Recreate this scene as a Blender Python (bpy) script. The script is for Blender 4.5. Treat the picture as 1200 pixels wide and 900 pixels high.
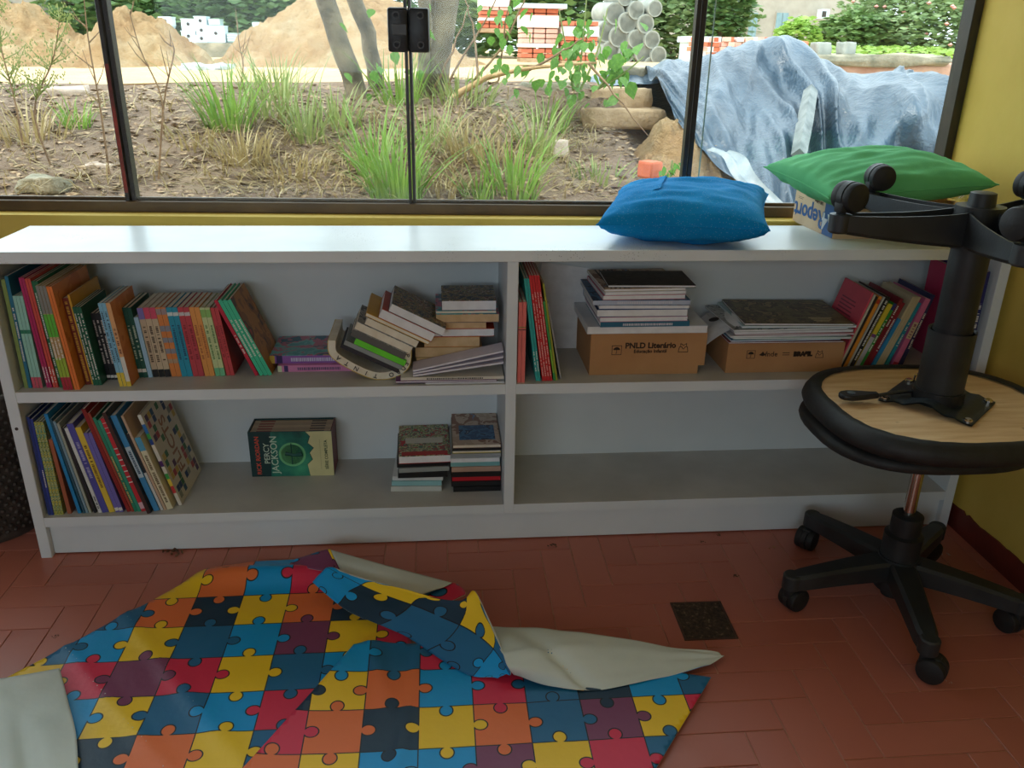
import bpy, bmesh, math, random
from mathutils import Vector, Matrix, noise
for o in list(bpy.data.objects): bpy.data.objects.remove(o)
random.seed(7)
SC = bpy.context.scene; COL = SC.collection
PI = math.pi
rad = math.radians

# ------------------------------------------------------------ camera
FPX = 972.32
CAM = Vector((1.0088, -1.8652, 1.2155))
YAW, PITCH, ROLL = 0.0934, 0.3862, 0.0184
fw = Vector((math.sin(YAW)*math.cos(PITCH), math.cos(YAW)*math.cos(PITCH), -math.sin(PITCH)))
r0 = Vector((math.cos(YAW), -math.sin(YAW), 0)); u0 = r0.cross(fw)
rt = r0*math.cos(ROLL)+u0*math.sin(ROLL); up = u0*math.cos(ROLL)-r0*math.sin(ROLL)
cd = bpy.data.cameras.new('camera'); cam = bpy.data.objects.new('camera', cd); COL.objects.link(cam)
cd.sensor_width = 36; cd.lens = FPX/1200*36; cd.clip_start = .05; cd.clip_end = 300
cam.matrix_world = Matrix(((rt.x, up.x, -fw.x, CAM.x), (rt.y, up.y, -fw.y, CAM.y), (rt.z, up.z, -fw.z, CAM.z), (0, 0, 0, 1)))
SC.camera = cam

# ------------------------------------------------------------ sky, sun, exposure
w = bpy.data.worlds.new('sky'); SC.world = w; w.use_nodes = True
bg = w.node_tree.nodes['Background']; bg.inputs[0].default_value = (.84, .97, 1.04, 1); bg.inputs[1].default_value = 2.6
sd = bpy.data.lights.new('sun', 'SUN'); sd.energy = 2.2; sd.angle = rad(9); sd.color = (1, .95, .86)
sun = bpy.data.objects.new('sun', sd); COL.objects.link(sun)
sun.rotation_euler = Vector((.66, .16, -.74)).to_track_quat('-Z', 'Y').to_euler()
vs = SC.view_settings; vs.view_transform = 'Standard'; vs.look = 'None'; vs.gamma = 1; vs.use_curve_mapping = False; vs.exposure = 0.36

# ------------------------------------------------------------ helpers
def ray(px, py): return fw + rt*((px-600)/FPX) + up*((450-py)/FPX)
def ZP(px, py, z=0.):
    d = ray(px, py); return CAM + d*((z-CAM.z)/d.z)
def YP(px, py, y=0.):
    d = ray(px, py); return CAM + d*((y-CAM.y)/d.y)
def S(r, g, b):
    f = lambda c: (c/12.92 if c <= .04045 else ((c+.055)/1.055)**2.4)
    return (f(r/255), f(g/255), f(b/255))
def fb(p, s=1., o=3): return noise.fractal(Vector(p)*s, 1.0, 2.0, o)

class NT:
    """tiny node-graph writer"""
    def __init__(s, name):
        s.mat = bpy.data.materials.new(name); s.mat.use_nodes = True
        s.t = s.mat.node_tree; s.b = s.t.nodes['Principled BSDF']; s.out = s.t.nodes['Material Output']
    def n(s, typ, ins=None, **kw):
        nd = s.t.nodes.new(typ)
        for k, v in kw.items(): setattr(nd, k, v)
        for k, v in (ins or {}).items(): s.l(v, nd.inputs[k])
        return nd
    def l(s, v, sock):
        if isinstance(v, bpy.types.NodeSocket): s.t.links.new(v, sock)
        elif isinstance(v, (tuple, list)) and len(v) == 3 and sock.type == 'RGBA': sock.default_value = (*v, 1)
        else: sock.default_value = v
    def m(s, op, a, b=None, c=None):
        nd = s.t.nodes.new('ShaderNodeMath'); nd.operation = op
        for i, v in enumerate((a, b, c)):
            if v is not None: s.l(v, nd.inputs[i])
        return nd.outputs[0]
    def mix(s, f, a, b, bt='MIX'):
        nd = s.t.nodes.new('ShaderNodeMix'); nd.data_type = 'RGBA'; nd.blend_type = bt
        s.l(f, nd.inputs[0]); s.l(a, nd.inputs[6]); s.l(b, nd.inputs[7]); return nd.outputs[2]
    def coord(s, k='Object'): return s.n('ShaderNodeTexCoord').outputs[k]
    def noise(s, scale, detail=4, vec=None, rough=.55):
        return s.n('ShaderNodeTexNoise', {'Vector': vec if vec is not None else s.coord(), 'Scale': scale, 'Detail': detail, 'Roughness': rough}).outputs[0]
    def ramp(s, f, stops, interp='LINEAR'):
        nd = s.n('ShaderNodeValToRGB', {0: f}); cr = nd.color_ramp; cr.interpolation = interp
        while len(cr.elements) < len(stops): cr.elements.new(1)
        for e, (p, c) in zip(cr.elements, sorted(stops, key=lambda q: q[0])): e.position = p; e.color = (*c, 1)
        return nd.outputs[0]
    def bump(s, h, st=.2, dist=.01):
        s.t.links.new(s.n('ShaderNodeBump', {'Height': h, 'Strength': st, 'Distance': dist}).outputs[0], s.b.inputs['Normal'])
    def done(s, col=None, rough=.5, metal=0., spec=.5):
        if col is not None: s.l(col, s.b.inputs['Base Color'])
        s.l(rough, s.b.inputs['Roughness']); s.l(metal, s.b.inputs['Metallic']); s.b.inputs['Specular IOR Level'].default_value = spec
        return s.mat

def mottled(name, c1, c2, scale=6, rough=.6, bump=.15, bs=60, metal=0, spec=.5, dist=.004, lo=.35, hi=.65, detail=5):
    g = NT(name); f = g.noise(scale, detail); c = g.ramp(f, [(lo, c1), (hi, c2)])
    if bump: g.bump(g.noise(bs, 4), bump, dist)
    return g.done(c, rough, metal, spec)
_cm = {}
def cmat(rgb, rough=.45):
    """printed card / plain colour: slight uneven ink"""
    k = (tuple(rgb), rough)
    if k not in _cm:
        c = S(*rgb); g = NT('print_%d_%d_%d' % tuple(rgb))
        f = g.noise(14, 3); _cm[k] = g.done(g.ramp(f, [(.3, tuple(v*.86 for v in c)), (.7, c)]), rough)
    return _cm[k]
def picture_mat(name, cols, scale=9, rough=.45):
    """flat printed illustration: blobs of ink colours"""
    g = NT(name); v = g.coord()
    d = g.n('ShaderNodeVectorMath', {0: v, 1: g.n('ShaderNodeTexNoise', {'Vector': v, 'Scale': scale*.8, 'Detail': 3}).outputs[1]}, operation='ADD').outputs[0]
    f = g.noise(scale, 2, d); n = len(cols)
    st = [(0, cols[0])]+[(.32+.36*i/(n-1), cols[i]) for i in range(1, n)]
    return g.done(g.ramp(f, st, 'CONSTANT'), rough)

class MB:
    def __init__(s): s.v = []; s.f = []; s.mi = []; s.uv = {}
    def add(s, vs, fs, M=None, mi=0):
        b = len(s.v)
        s.v += [tuple(M @ Vector(v)) if M is not None else tuple(v) for v in vs]
        for f in fs: s.f.append([i+b for i in f]); s.mi.append(mi)
        return b
    def box(s, x0, x1, y0, y1, z0, z1, M=None, mi=0):
        s.add([(x0,y0,z0),(x1,y0,z0),(x1,y1,z0),(x0,y1,z0),(x0,y0,z1),(x1,y0,z1),(x1,y1,z1),(x0,y1,z1)],
              [(0,3,2,1),(4,5,6,7),(0,1,5,4),(1,2,6,5),(2,3,7,6),(3,0,4,7)], M, mi); return s
    def prism(s, poly, y0, y1, M=None, mi=0):
        """polygon in x,z extruded along y"""
        n = len(poly); vs = [(x,y0,z) for x,z in poly]+[(x,y1,z) for x,z in poly]
        s.add(vs, [tuple(range(n)), tuple(range(2*n-1, n-1, -1))]+[(i, i+n, (i+1)%n+n, (i+1)%n) for i in range(n)], M, mi); return s
    def tube(s, pts, rs, n=8, M=None, mi=0, cap=True):
        pts = [Vector(p) for p in pts]
        if not isinstance(rs, (list, tuple)): rs = [rs]*len(pts)
        vs = []; up_ = None
        for i, p in enumerate(pts):
            d = (pts[min(i+1, len(pts)-1)]-pts[max(i-1, 0)]).normalized()
            if up_ is None:
                a = Vector((0, 0, 1)) if abs(d.z) < .9 else Vector((1, 0, 0)); up_ = d.cross(a).normalized()
            up_ = (up_-d*up_.dot(d)).normalized(); v2 = d.cross(up_)
            for k in range(n):
                t = 2*PI*k/n; vs.append(p+(up_*math.cos(t)+v2*math.sin(t))*rs[i])
        fs = [(i*n+k, i*n+(k+1)%n, (i+1)*n+(k+1)%n, (i+1)*n+k) for i in range(len(pts)-1) for k in range(n)]
        if cap: fs += [tuple(range(n-1, -1, -1)), tuple(range((len(pts)-1)*n, len(pts)*n))]
        s.add(vs, fs, M, mi); return s
    def lathe(s, prof, n=24, M=None, mi=0):
        vs = [(r*math.cos(2*PI*k/n), r*math.sin(2*PI*k/n), z) for r, z in prof for k in range(n)]
        m = len(prof)
        fs = [(i*n+k, i*n+(k+1)%n, (i+1)*n+(k+1)%n, (i+1)*n+k) for i in range(m-1) for k in range(n)]
        fs += [tuple(range(n-1, -1, -1)), tuple(range((m-1)*n, m*n))]
        s.add(vs, fs, M, mi); return s
    def grid(s, P, nu, nv, M=None, mi=0, flip=False):
        b = s.add([P(i/nu, j/nv) for j in range(nv+1) for i in range(nu+1)], [], M)
        for j in range(nv):
            for i in range(nu):
                q = [b+j*(nu+1)+i, b+j*(nu+1)+i+1, b+(j+1)*(nu+1)+i+1, b+(j+1)*(nu+1)+i]
                s.f.append(q[::-1] if flip else q); s.mi.append(mi)
        return s
    def mesh(s, name, smooth=False, bevel=0, ang=.7, segs=1):
        me = bpy.data.meshes.new(name); me.from_pydata(s.v, [], s.f)
        for p, m in zip(me.polygons, s.mi): p.material_index = m
        if bevel or smooth:
            bm = bmesh.new(); bm.from_mesh(me)
            if bevel:
                es = [e for e in bm.edges if len(e.link_faces) == 2 and e.calc_face_angle(0) > .5]
                bmesh.ops.bevel(bm, geom=es, offset=bevel, segments=segs, affect='EDGES', profile=.5, clamp_overlap=True)
            if smooth:
                for f in bm.faces: f.smooth = True
                for e in bm.edges: e.smooth = not (len(e.link_faces) == 2 and e.calc_face_angle(0) > ang)
            bm.to_mesh(me); bm.free()
        me.update(); return me
    def build(s, name, mats, parent=None, smooth=False, bevel=0, loc=None, rot=None, ang=.7, segs=1):
        return obj(name, s.mesh(name, smooth, bevel, ang, segs), mats, parent, loc, rot)
def obj(name, me, mats=None, parent=None, loc=None, rot=None):
    o = bpy.data.objects.new(name, me); COL.objects.link(o)
    if mats is not None:
        for m in (mats if isinstance(mats, (list, tuple)) else [mats]): me.materials.append(m)
    if parent: o.parent = parent
    if loc is not None: o.location = loc
    if rot is not None: o.rotation_euler = rot
    return o
def tag(o, label, cat=None, group=None, kind=None):
    if label: o['label'] = label
    if cat: o['category'] = cat
    if group: o['group'] = group
    if kind: o['kind'] = kind
    return o
def thing(name, label, cat, group=None, loc=(0,0,0), rot=(0,0,0)):
    o = bpy.data.objects.new(name, None); COL.objects.link(o); o.empty_display_size = .05
    o.location = loc; o.rotation_euler = rot
    return tag(o, label, cat, group)
def struct(o, label, cat=None): return tag(o, label, cat or 'wall', None, 'structure')
def BX(name, x0, x1, y0, y1, z0, z1, mats, parent=None, bevel=0, **k): return MB().box(x0,x1,y0,y1,z0,z1).build(name, mats, parent, bevel=bevel, **k)
def text_mesh(body, size, depth=.0003, bold=0., align='CENTER'):
    cu = bpy.data.curves.new('lettering', 'FONT'); cu.body = body; cu.size = size; cu.extrude = depth; cu.offset = bold
    cu.align_x = align; cu.align_y = 'CENTER'; cu.resolution_u = 3
    o = bpy.data.objects.new('lettering', cu); COL.objects.link(o)
    bpy.context.view_layer.update()
    me = bpy.data.meshes.new_from_object(o.evaluated_get(bpy.context.evaluated_depsgraph_get()))
    bpy.data.objects.remove(o); bpy.data.curves.remove(cu); return me
def lettering(body, size, mat, parent, loc, rot, bold=0., name='lettering', depth=.0003, sx=1.):
    o = obj(name, text_mesh(body, size, depth, bold), mat, parent, loc, rot); o.scale = (sx, 1, 1); return o
ORD = 'first second third fourth fifth sixth seventh eighth ninth tenth eleventh twelfth thirteenth fourteenth fifteenth sixteenth seventeenth eighteenth nineteenth twentieth twenty-first twenty-second twenty-third twenty-fourth twenty-fifth twenty-sixth twenty-seventh twenty-eighth twenty-ninth thirtieth thirty-first thirty-second thirty-third thirty-fourth thirty-fifth thirty-sixth thirty-seventh thirty-eighth thirty-ninth fortieth forty-first forty-second forty-third forty-fourth forty-fifth forty-sixth forty-seventh forty-eighth forty-ninth fiftieth fifty-first fifty-second fifty-third fifty-fourth fifty-fifth'.split()
# ------------------------------------------------------------ setting
H, D, T, ZM, ZL, XD, SW = .783, .287, .0264, .4517, .1153, 1.1681, 2.4     # the bookshelf's own measures
M_yellow = mottled('yellow_wall_paint', S(208,176,74), S(222,192,92), 3, .7, .12, 40)
M_lam = mottled('white_laminate', S(214,222,226), S(226,232,235), 2.5, .42, .03, 200)
g = NT('white_laminate_dusty'); c = g.ramp(g.noise(4, 5), [(.35, S(220,228,230)), (.65, S(234,240,242))])
vo = g.n('ShaderNodeTexVoronoi', {'Vector': g.coord(), 'Scale': 170.}).outputs[0]; sm = g.m('MULTIPLY', g.m('LESS_THAN', vo, .16), g.ramp(g.noise(4.5, 2), [(.56, (0,)*3), (.68, (1,)*3)]))
M_lam_top = g.done(g.mix(sm, c, S(110,112,108)), .28)
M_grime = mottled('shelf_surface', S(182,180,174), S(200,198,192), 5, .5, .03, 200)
M_alu = mottled('bronze_aluminium', S(88,70,48), S(104,84,58), 8, .4, .05, 90, metal=.3)
M_dark = mottled('dark_aluminium', S(38,34,32), S(54,46,40), 12, .4, .05, 90)
M_black = mottled('black_plastic', S(24,25,27), S(34,35,38), 30, .42, .08, 150)
M_rub = mottled('black_rubber', S(20,21,22), S(32,33,34), 40, .6, .1, 200)

M_pw = mottled('pale_wall_paint', S(186,192,196), S(200,206,208), 3, .8, .1, 40)
# floor: grout bed and herringbone tiles
g = NT('floor_grout'); M_grout = g.done(g.ramp(g.noise(30), [(.3, S(176,128,104)), (.7, S(206,160,136))]), .85)
g = NT('red_clay_tile'); oi = g.n('ShaderNodeObjectInfo').outputs['Random']
c = g.ramp(oi, [(0, S(182,108,90)), (.5, S(187,112,94)), (1, S(193,119,101))])
c = g.mix(g.m('MULTIPLY', g.noise(5, 5), .45), c, S(158,84,66)); g.bump(g.noise(70, 3), .12, .002)
M_tile = g.done(c, g.ramp(g.noise(9), [(.3, (.28,)*3), (.7, (.5,)*3)]), spec=.5)
floor = BX('floor', -3., 2.45, -4.6, .55, -.12, -.0025, M_grout); struct(floor, 'red clay herringbone tiled floor with pale joints', 'floor')
W8 = .0803
def tile_mesh():
    b = MB(); b.box(.0011, 3*W8-.0011, .0011, W8-.0011, -.012, 0); return b.mesh('tile', bevel=.0010)
TM = tile_mesh(); TM.materials.append(M_tile)
far = MB(); X0, Y0 = 1.663-3*W8, -.60-W8
for k in range(-60, 30):
    for m_ in range(-6, 14):
        for kind in (0, 1):
            if kind == 0: x, y, L, Wd = X0+(k+6*m_)*W8, Y0+k*W8, 3*W8, W8
            else: x, y, L, Wd = X0+(k+6*m_+3)*W8, Y0+(k-2)*W8, W8, 3*W8
            if x+L < -2.9 or x > 2.40 or y+Wd < -4.4 or y > .44 or x+L > 2.70: continue
            if x > -.62 and y > -1.02 and y+Wd > -1.05 and not (x > .1 and x+L < 2.2 and y > .06):
                o = bpy.data.objects.new('tile', TM); COL.objects.link(o); o.parent = floor
                if kind == 0: o.location = (x, y, random.uniform(-.0004, 0))
                else: o.location = (x+W8, y, random.uniform(-.0004, 0)); o.rotation_euler = (0, 0, PI/2)
            elif y < -.95 or x < -.5: far.box(x+.001, x+L-.001, y+.001, y+Wd-.001, -.012, -.0002)
tag(far.build('far_tiles', M_tile, floor), None, kind='stuff')

# window wall, slightly askew to the bookshelf
PA, PB = Vector((-.157, .478, 0)), Vector((2.42, .372, 0))
TH = math.atan2(PB.y-PA.y, PB.x-PA.x)
def WW(o):
    o.location = PA; o.rotation_euler = (0, 0, TH); return o
MWI = (Matrix.Translation(PA) @ Matrix.Rotation(TH, 4, 'Z')).inverted()
def WX(px, py):
    """point of the window plane under a pixel, in wall coordinates (x along, z)"""
    d = MWI.to_3x3() @ ray(px, py); c0 = MWI @ CAM; p = c0+d*(-c0.y/d.y); return p.x, p.z
SILL = .785; WR = (MWI @ Vector((2.42, .372, 0))).x; WL = -1.9; WT = 2.15
b = MB(); b.box(-2.9, WR+.03, -.052, .16, -.1, SILL-.004)
b.box(-2.9, WL, -.052, .16, SILL-.004, 2.75); b.box(WL, WR+.03, -.052, .16, WT, 2.75)
wall = WW(b.build('wall_window', M_yellow)); struct(wall, 'yellow painted wall below and around the long window')
sill = WW(BX('trim_1', WL, WR, -.056, .16, SILL-.004, SILL, M_yellow)); struct(sill, 'pale yellow window ledge with chipped paint', 'sill')
g = NT('window_glass'); tr = g.n('ShaderNodeBsdfTransparent', {0: (.965, .985, .98)}); gl = g.n('ShaderNodeBsdfGlossy', {0: (1, 1, 1), 1: .02})
df = g.n('ShaderNodeBsdfDiffuse', {0: (.8, .82, .8)})
dirt = g.m('MULTIPLY', g.ramp(g.noise(3.5, 6), [(.42, (0,)*3), (.75, (1,)*3)]), .05)
ms = g.n('ShaderNodeMixShader', {0: .014, 1: tr.outputs[0], 2: gl.outputs[0]}); m2 = g.n('ShaderNodeMixShader', {0: dirt, 1: ms.outputs[0], 2: df.outputs[0]})
g.t.links.new(m2.outputs[0], g.out.inputs[0]); M_glass = g.mat
win = thing('window_1', 'long bronze framed sliding window of four panes above the shelf', 'window'); win['kind'] = 'structure'; WW(win)
MUL = [(WX(151, 228)[0], .026), (WX(483, 235)[0], .018), (WX(806, 200)[0], .028)]
MB().box(WL, WR, -.004, .05, SILL, SILL+.028).box(WL, WR, .02, .03, SILL+.028, SILL+.036).build('bottom_rail', M_alu, win, bevel=.0015)
BX('top_rail', WL, WR, -.004, .05, WT-.04, WT, M_alu, win)
BX('jamb', WR-.024, WR, -.006, .05, SILL, WT, M_dark, win, bevel=.001); BX('jamb', WL, WL+.03, -.004, .05, SILL, WT, M_alu, win)
for i, (x, wd) in enumerate(MUL):
    MB().box(x-wd/2, x-.002, .004, .034, SILL+.028, WT-.04).box(x+.001, x+wd/2, .012, .042, SILL+.028, WT-.04).build('mullion', M_dark, win, bevel=.001)
BX('red_brown_strip', MUL[0][0]-MUL[0][1]/2+.002, MUL[0][0]-.0022, .0032, .0045, SILL+.05, WX(138, 75)[1], mottled('red_brown', S(96,40,30), S(160,56,40), 14, .5, .2), win)  # thin reddish brown strip on the lower part of the left mullion
edges = [WL+.03]+[m_[0] for m_ in MUL]+[WR-.02]
for i in range(4):
    y = .024 if i in (0, 3) else .012
    BX('pane', edges[i]+.008, edges[i+1]-.008, y, y+.005, SILL+.028, WT-.04, M_glass, win)
BX('pane_edge', MUL[2][0]+.035, MUL[2][0]+.038, .017, .021, SILL+.03, WT-.04, mottled('glass_edge', S(150,185,175), S(170,200,190), 9, .2, 0), win)
lx, lz = WX(479.5, 35.5)
lk = MB(); lk.box(lx-.052, lx-.001, -.03, .008, lz-.052, lz+.052); lk.box(lx+.001, lx+.052, -.03, .008, lz-.052, lz+.052)
lock = lk.build('lock_body', M_black, win, bevel=.007, segs=2, smooth=True)
BX('latch', lx-.040, lx-.004, -.034, -.029, lz-.012, lz+.014, M_dark, lock, bevel=.001)
for sx in (-.03, .03):
    for sz in (-.034, .034):
        MB().lathe([(.009, 0), (.009, .0025), (.006, .0025), (.006, .0005), (.001, .0005)], 16, Matrix.Translation((lx+sx, -.0295, lz+sz)) @ Matrix.Rotation(PI/2, 4, 'X')).build('screw', M_dark, lock, smooth=True)

# right wall with red skirting and peeling paint line; other walls, ceiling, far window of the room
struct(BX('wall_right', 2.42, 2.6, -4.6, .385, -.12, 2.75, M_yellow), 'yellow painted wall at the right end of the shelf')
poly = [(-4.5, 0)]; poly2 = []
random.seed(3)
y = .33
top = []
while y > -1.6: top.append((y, .066+random.uniform(-.005, .006))); y -= random.uniform(.008, .03)
top.append((-4.5, .066))
n_ = len(top); b = MB(); vs_ = [(2.4195-e*.004, y, z) for e in (0, 1) for y, z in top]+[(2.4195-e*.004, y, 0) for e in (0, 1) for y, z in top]
fs_ = []
for i in range(n_-1): fs_ += [(n_+i, n_+i+1, 3*n_+i+1, 3*n_+i), (i, i+1, n_+i+1, n_+i)]
b.add(vs_, fs_); struct(b.build('baseboard_right', mottled('skirting_red', S(96,36,26), S(116,46,34), 9, .5, .15, 60)), 'dark red painted skirting with a chipped upper edge', 'skirting')
struct(BX('wall_left', -3.0, -2.85, -4.6, .55, -.12, 2.75, M_pw), 'pale wall at the left of the room')
b = MB(); b.box(-3, 2.45, -4.6, -4.45, -.12, 1.0); b.box(-3, 2.45, -4.6, -4.45, 2.2, 2.75); b.box(-3, -1.6, -4.6, -4.45, 1.0, 2.2); b.box(.95, 2.45, -4.6, -4.45, 1.0, 2.2)
struct(b.build('wall_back', M_pw), 'pale rear wall with a wide window opening')
struct(BX('ceiling', -3, 2.6, -4.6, 1.15, 2.75, 2.85, mottled('ceiling_paint', S(225,225,220), S(235,235,230), 2, .8, 0)), 'pale ceiling with a short roof overhang outside', 'ceiling')
for loc, rot, sx, sz in (((.3, .5, 1.47), (PI/2, 0, PI), 4.4, 1.35), ((-.2, -4.4, 1.6), (PI/2, 0, 0), 2.8, 1.2)):
    ld = bpy.data.lights.new('window_portal', 'AREA'); ld.shape = 'RECTANGLE'; ld.size = sx; ld.size_y = sz; ld.cycles.is_portal = True
    lo = bpy.data.objects.new('window_portal', ld); COL.objects.link(lo); lo.location = loc; lo.rotation_euler = rot

# ------------------------------------------------------------ bookshelf
sh = thing('bookshelf', 'long low white laminate bookshelf with four open compartments', 'bookshelf')
bv = .0012
BX('top_board', 0, SW, 0, D, H-T, H, M_lam_top, sh, bevel=bv)
for x in (0, SW-T): BX('side_panel', x, x+T, .0015, D-.004, 0, H-T, M_lam, sh, bevel=bv)
BX('divider', XD, XD+T, .002, D-.006, ZL-T, H-T, M_lam, sh, bevel=bv)
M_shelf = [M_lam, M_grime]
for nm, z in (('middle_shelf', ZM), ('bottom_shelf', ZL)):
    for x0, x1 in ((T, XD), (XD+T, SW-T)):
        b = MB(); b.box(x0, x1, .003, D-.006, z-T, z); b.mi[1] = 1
        b.build(nm, M_shelf, sh)
BX('back_panel', T, SW-T, D-.006, D-.001, ZL-T, H-T, M_lam, sh)
BX('kick_plate', T, SW-T, .018, .034, .003, ZL-T, M_lam, sh, bevel=bv)
for z in (.63, .36): MB().lathe([(.004, 0), (.004, .001)], 12, Matrix.Translation((T*.45, .0006, z-.0)) @ Matrix.Rotation(-PI/2, 4, 'X')).build('dowel_hole', M_dark, sh)
# ------------------------------------------------------------ outdoors beyond the window
random.seed(11)
def sst(t): t = max(0., min(1., t)); return t*t*(3-2*t)
def gz(x, y):
    t = sst((y-1.5)/2.6); z = .46+.50*t+.012*x*t
    z += .05*fb((x, y, 1), 1.3)*min(1, max(0, y-.9)) if y < 4.2 else .03*fb((x, y, 4), .6)
    if x > 1.2: z -= .24*sst((x-1.25)/.7)*sst((3.98-y)/.25)*sst((y-1.4)/.8)
    if x > 2.: z -= .32*sst((x-2.1)/.5)*sst((7.2-y)/1.)
    return z
def hit(px, py):
    """where a pixel's ray meets the ground"""
    d = ray(px, py); t = 2.6
    while t < 40:
        p = CAM+d*t
        if p.z <= gz(p.x, p.y): return p
        t += .03
    return p
g = NT('bank_soil'); f = g.noise(3, 8, rough=.7); f2 = g.noise(26, 6, rough=.7)
c = g.ramp(f, [(.3, S(96,80,68)), (.5, S(136,116,100)), (.68, S(164,144,124))]); c = g.mix(g.m('MULTIPLY', f2, .7), c, S(150,124,98)); g.bump(f2, .9, .05); M_soil = g.done(c, .95)
g = NT('sandy_yard'); c = g.ramp(g.noise(2, 8, rough=.7), [(.3, S(190,158,116)), (.7, S(214,184,138))]); g.bump(g.noise(20, 6), .6, .05); M_yard = g.done(c, .95)
def terrain(name, xs, ys, mat):
    b = MB(); nx, ny = len(xs)-1, len(ys)-1
    b.add([(x, y, gz(x, y)) for y in ys for x in xs], [(j*(nx+1)+i, j*(nx+1)+i+1, (j+1)*(nx+1)+i+1, (j+1)*(nx+1)+i) for j in range(ny) for i in range(nx)])
    return b.build(name, mat, smooth=True, ang=3)
lin = lambda a, b, n: [a+(b-a)*i/n for i in range(n+1)]
struct(terrain('ground_bank', lin(-6, 9, 190), lin(.56, 4.25, 60), M_soil), 'earth bank with dry leaves rising behind the window', 'ground')
struct(terrain('ground_yard', lin(-22, 30, 80), lin(4.25, 45, 70), M_yard), 'pale sandy builders yard beyond the bank', 'ground')

def rock(name, px0, px1, py0, py1, Y, dep, mat, label, cat, rotz=0., rough=.02, group=None, drop=0):
    a, c = YP(px0, py1, Y), YP(px1, py0, Y); w_, h_ = (c.x-a.x)/2, (c.z-a.z)/2
    b = MB(); n = 5
    bm = bmesh.new(); bmesh.ops.create_cube(bm, size=2); bmesh.ops.subdivide_edges(bm, edges=bm.edges[:], cuts=5, use_grid_fill=True)
    for v in bm.verts:
        q = Vector((v.co.x*w_, v.co.y*dep, v.co.z*h_)); k = Vector((px0*.1, py0*.1, 0)); f_ = 1-.03*(abs(v.co.x*v.co.z)+abs(v.co.y*v.co.z))
        q *= f_; q += noise.noise_vector(q*9+k)*rough+noise.noise_vector(q*25+k)*rough*.4; v.co = q
    me = bpy.data.meshes.new(name); bm.to_mesh(me); bm.free()
    for p in me.polygons: p.use_smooth = True
    return tag(obj(name, me, mat, None, ((a.x+c.x)/2, Y+dep, (a.z+c.z)/2-drop), (0, 0, rotz)), label, cat, group)
M_conc = mottled('weathered_concrete', S(120,118,100), S(170,160,138), 5, .9, .7, 30, dist=.02)
M_tan = mottled('tan_stone', S(160,132,100), S(200,172,138), 5, .9, .7, 24, dist=.02)
M_pale = mottled('pale_stone', S(180,160,145), S(210,192,176), 6, .9, .6, 24, dist=.02)
rock('concrete_block', 612, 692, 99, 128, 3.95, .12, M_conc, 'mossy grey concrete block on the bank edge', 'block', rough=.035)
rock('stone_block', 692, 766, 104, 130, 3.9, .14, M_tan, 'tan stone block on the bank edge beside the blue tarp', 'block', rough=.011)
rock('stone_block', 682, 782, 128, 152, 3.75, .16, M_tan, 'lower tan stone block under the bank edge', 'block', rough=.012)
rock('stone_block', 724, 762, 78, 94, 4.6, .15, M_conc, 'grey block lying on the far tail of the blue tarp', 'block')
rock('stone_slab', 44, 92, 104, 126, 3.75, .12, M_pale, 'pale flat stone slab on the left of the bank', 'stone', .3)
rock('stone', 99, 128, 194, 210, 2.5, .05, M_pale, 'small flat stone low on the bank near the left mullion', 'stone', .2)
rock('stone', 20, 70, 210, 228, 2.2, .06, M_conc, 'rounded grey stone at the bottom left of the window', 'stone', -.2)
rock('roof_tile_piece', 646, 666, 164, 184, 3.1, .02, M_pale, 'flat pale shard lying on the bank slope', 'shard', .4, .006)
o = rock('brick', 754, 775, 190, 210, 2.55, .05, mottled('brick_orange', S(190,100,70), S(210,120,88), 9, .9, .4, 50), 'loose orange brick on the ground behind the blue cushion', 'brick', .6, .004)

# sand piles
g = NT('pile_sand'); f = g.noise(2.2, 8, rough=.7); c = g.ramp(f, [(.3, S(204,154,102)), (.5, S(230,190,138)), (.7, S(246,220,176))]); g.bump(g.noise(7, 8, rough=.75), 1., .3); M_sand = g.done(c, .95)
def pile(px, pytop, Y, R_, h_, label, sx=1., seed=0):
    p = YP(px, pytop, Y); b = MB(); n, m_ = 150, 60
    def P(u, v):
        a = 2*PI*u; r = v*R_*(1+.12*noise.noise(Vector((math.cos(a)*1.3, math.sin(a)*1.3, seed))))
        x, y = r*math.cos(a)*sx, r*math.sin(a); k = 1-v
        z = h_*(k**1.12 if v > .12 else (.88**1.12+.08*(1-(v/.12)**2)))
        z += .13*fb((x*2, y*2, seed), 1.9, 6)*min(1, k*3+.15)+.08*noise.noise(Vector((x*6, y*6, seed)))*k+.045*abs(noise.noise(Vector((x*15, y*15, seed))))*min(1, k*4)+.02*noise.noise(Vector((x*33, y*33, seed)))*min(1, k*4)
        return (x, y, z-.04*v)
    b.grid(P, n, m_, flip=False)
    o = b.build('sand_pile', M_sand, smooth=True, ang=3, loc=(p.x, Y, p.z-h_)); return tag(o, label, 'sand pile', 'sand piles in the yard')
pile(8, -6, 9.6, 1.75, 1.0, 'tall orange sand pile at the far left of the window', seed=1)
pile(150, 6, 9.3, 1.35, .82, 'sand pile whose peak stands just right of the left mullion', seed=2)
pile(405, -35, 9.8, 2.1, 1.25, 'large sand pile behind the thin tree trunks', seed=3)
pile(798, 143, 3.35, .62, .40, 'small heap of yellow sand beside the tarp edge', seed=5)
rock('gravel_heap', 213, 262, 77, 100, 7.2, .3, mottled('gravel', S(160,165,165), S(196,200,198), 18, .95, .8, 40, dist=.03), 'small grey gravel heap between the sand piles', 'gravel heap', rough=.05)

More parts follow.
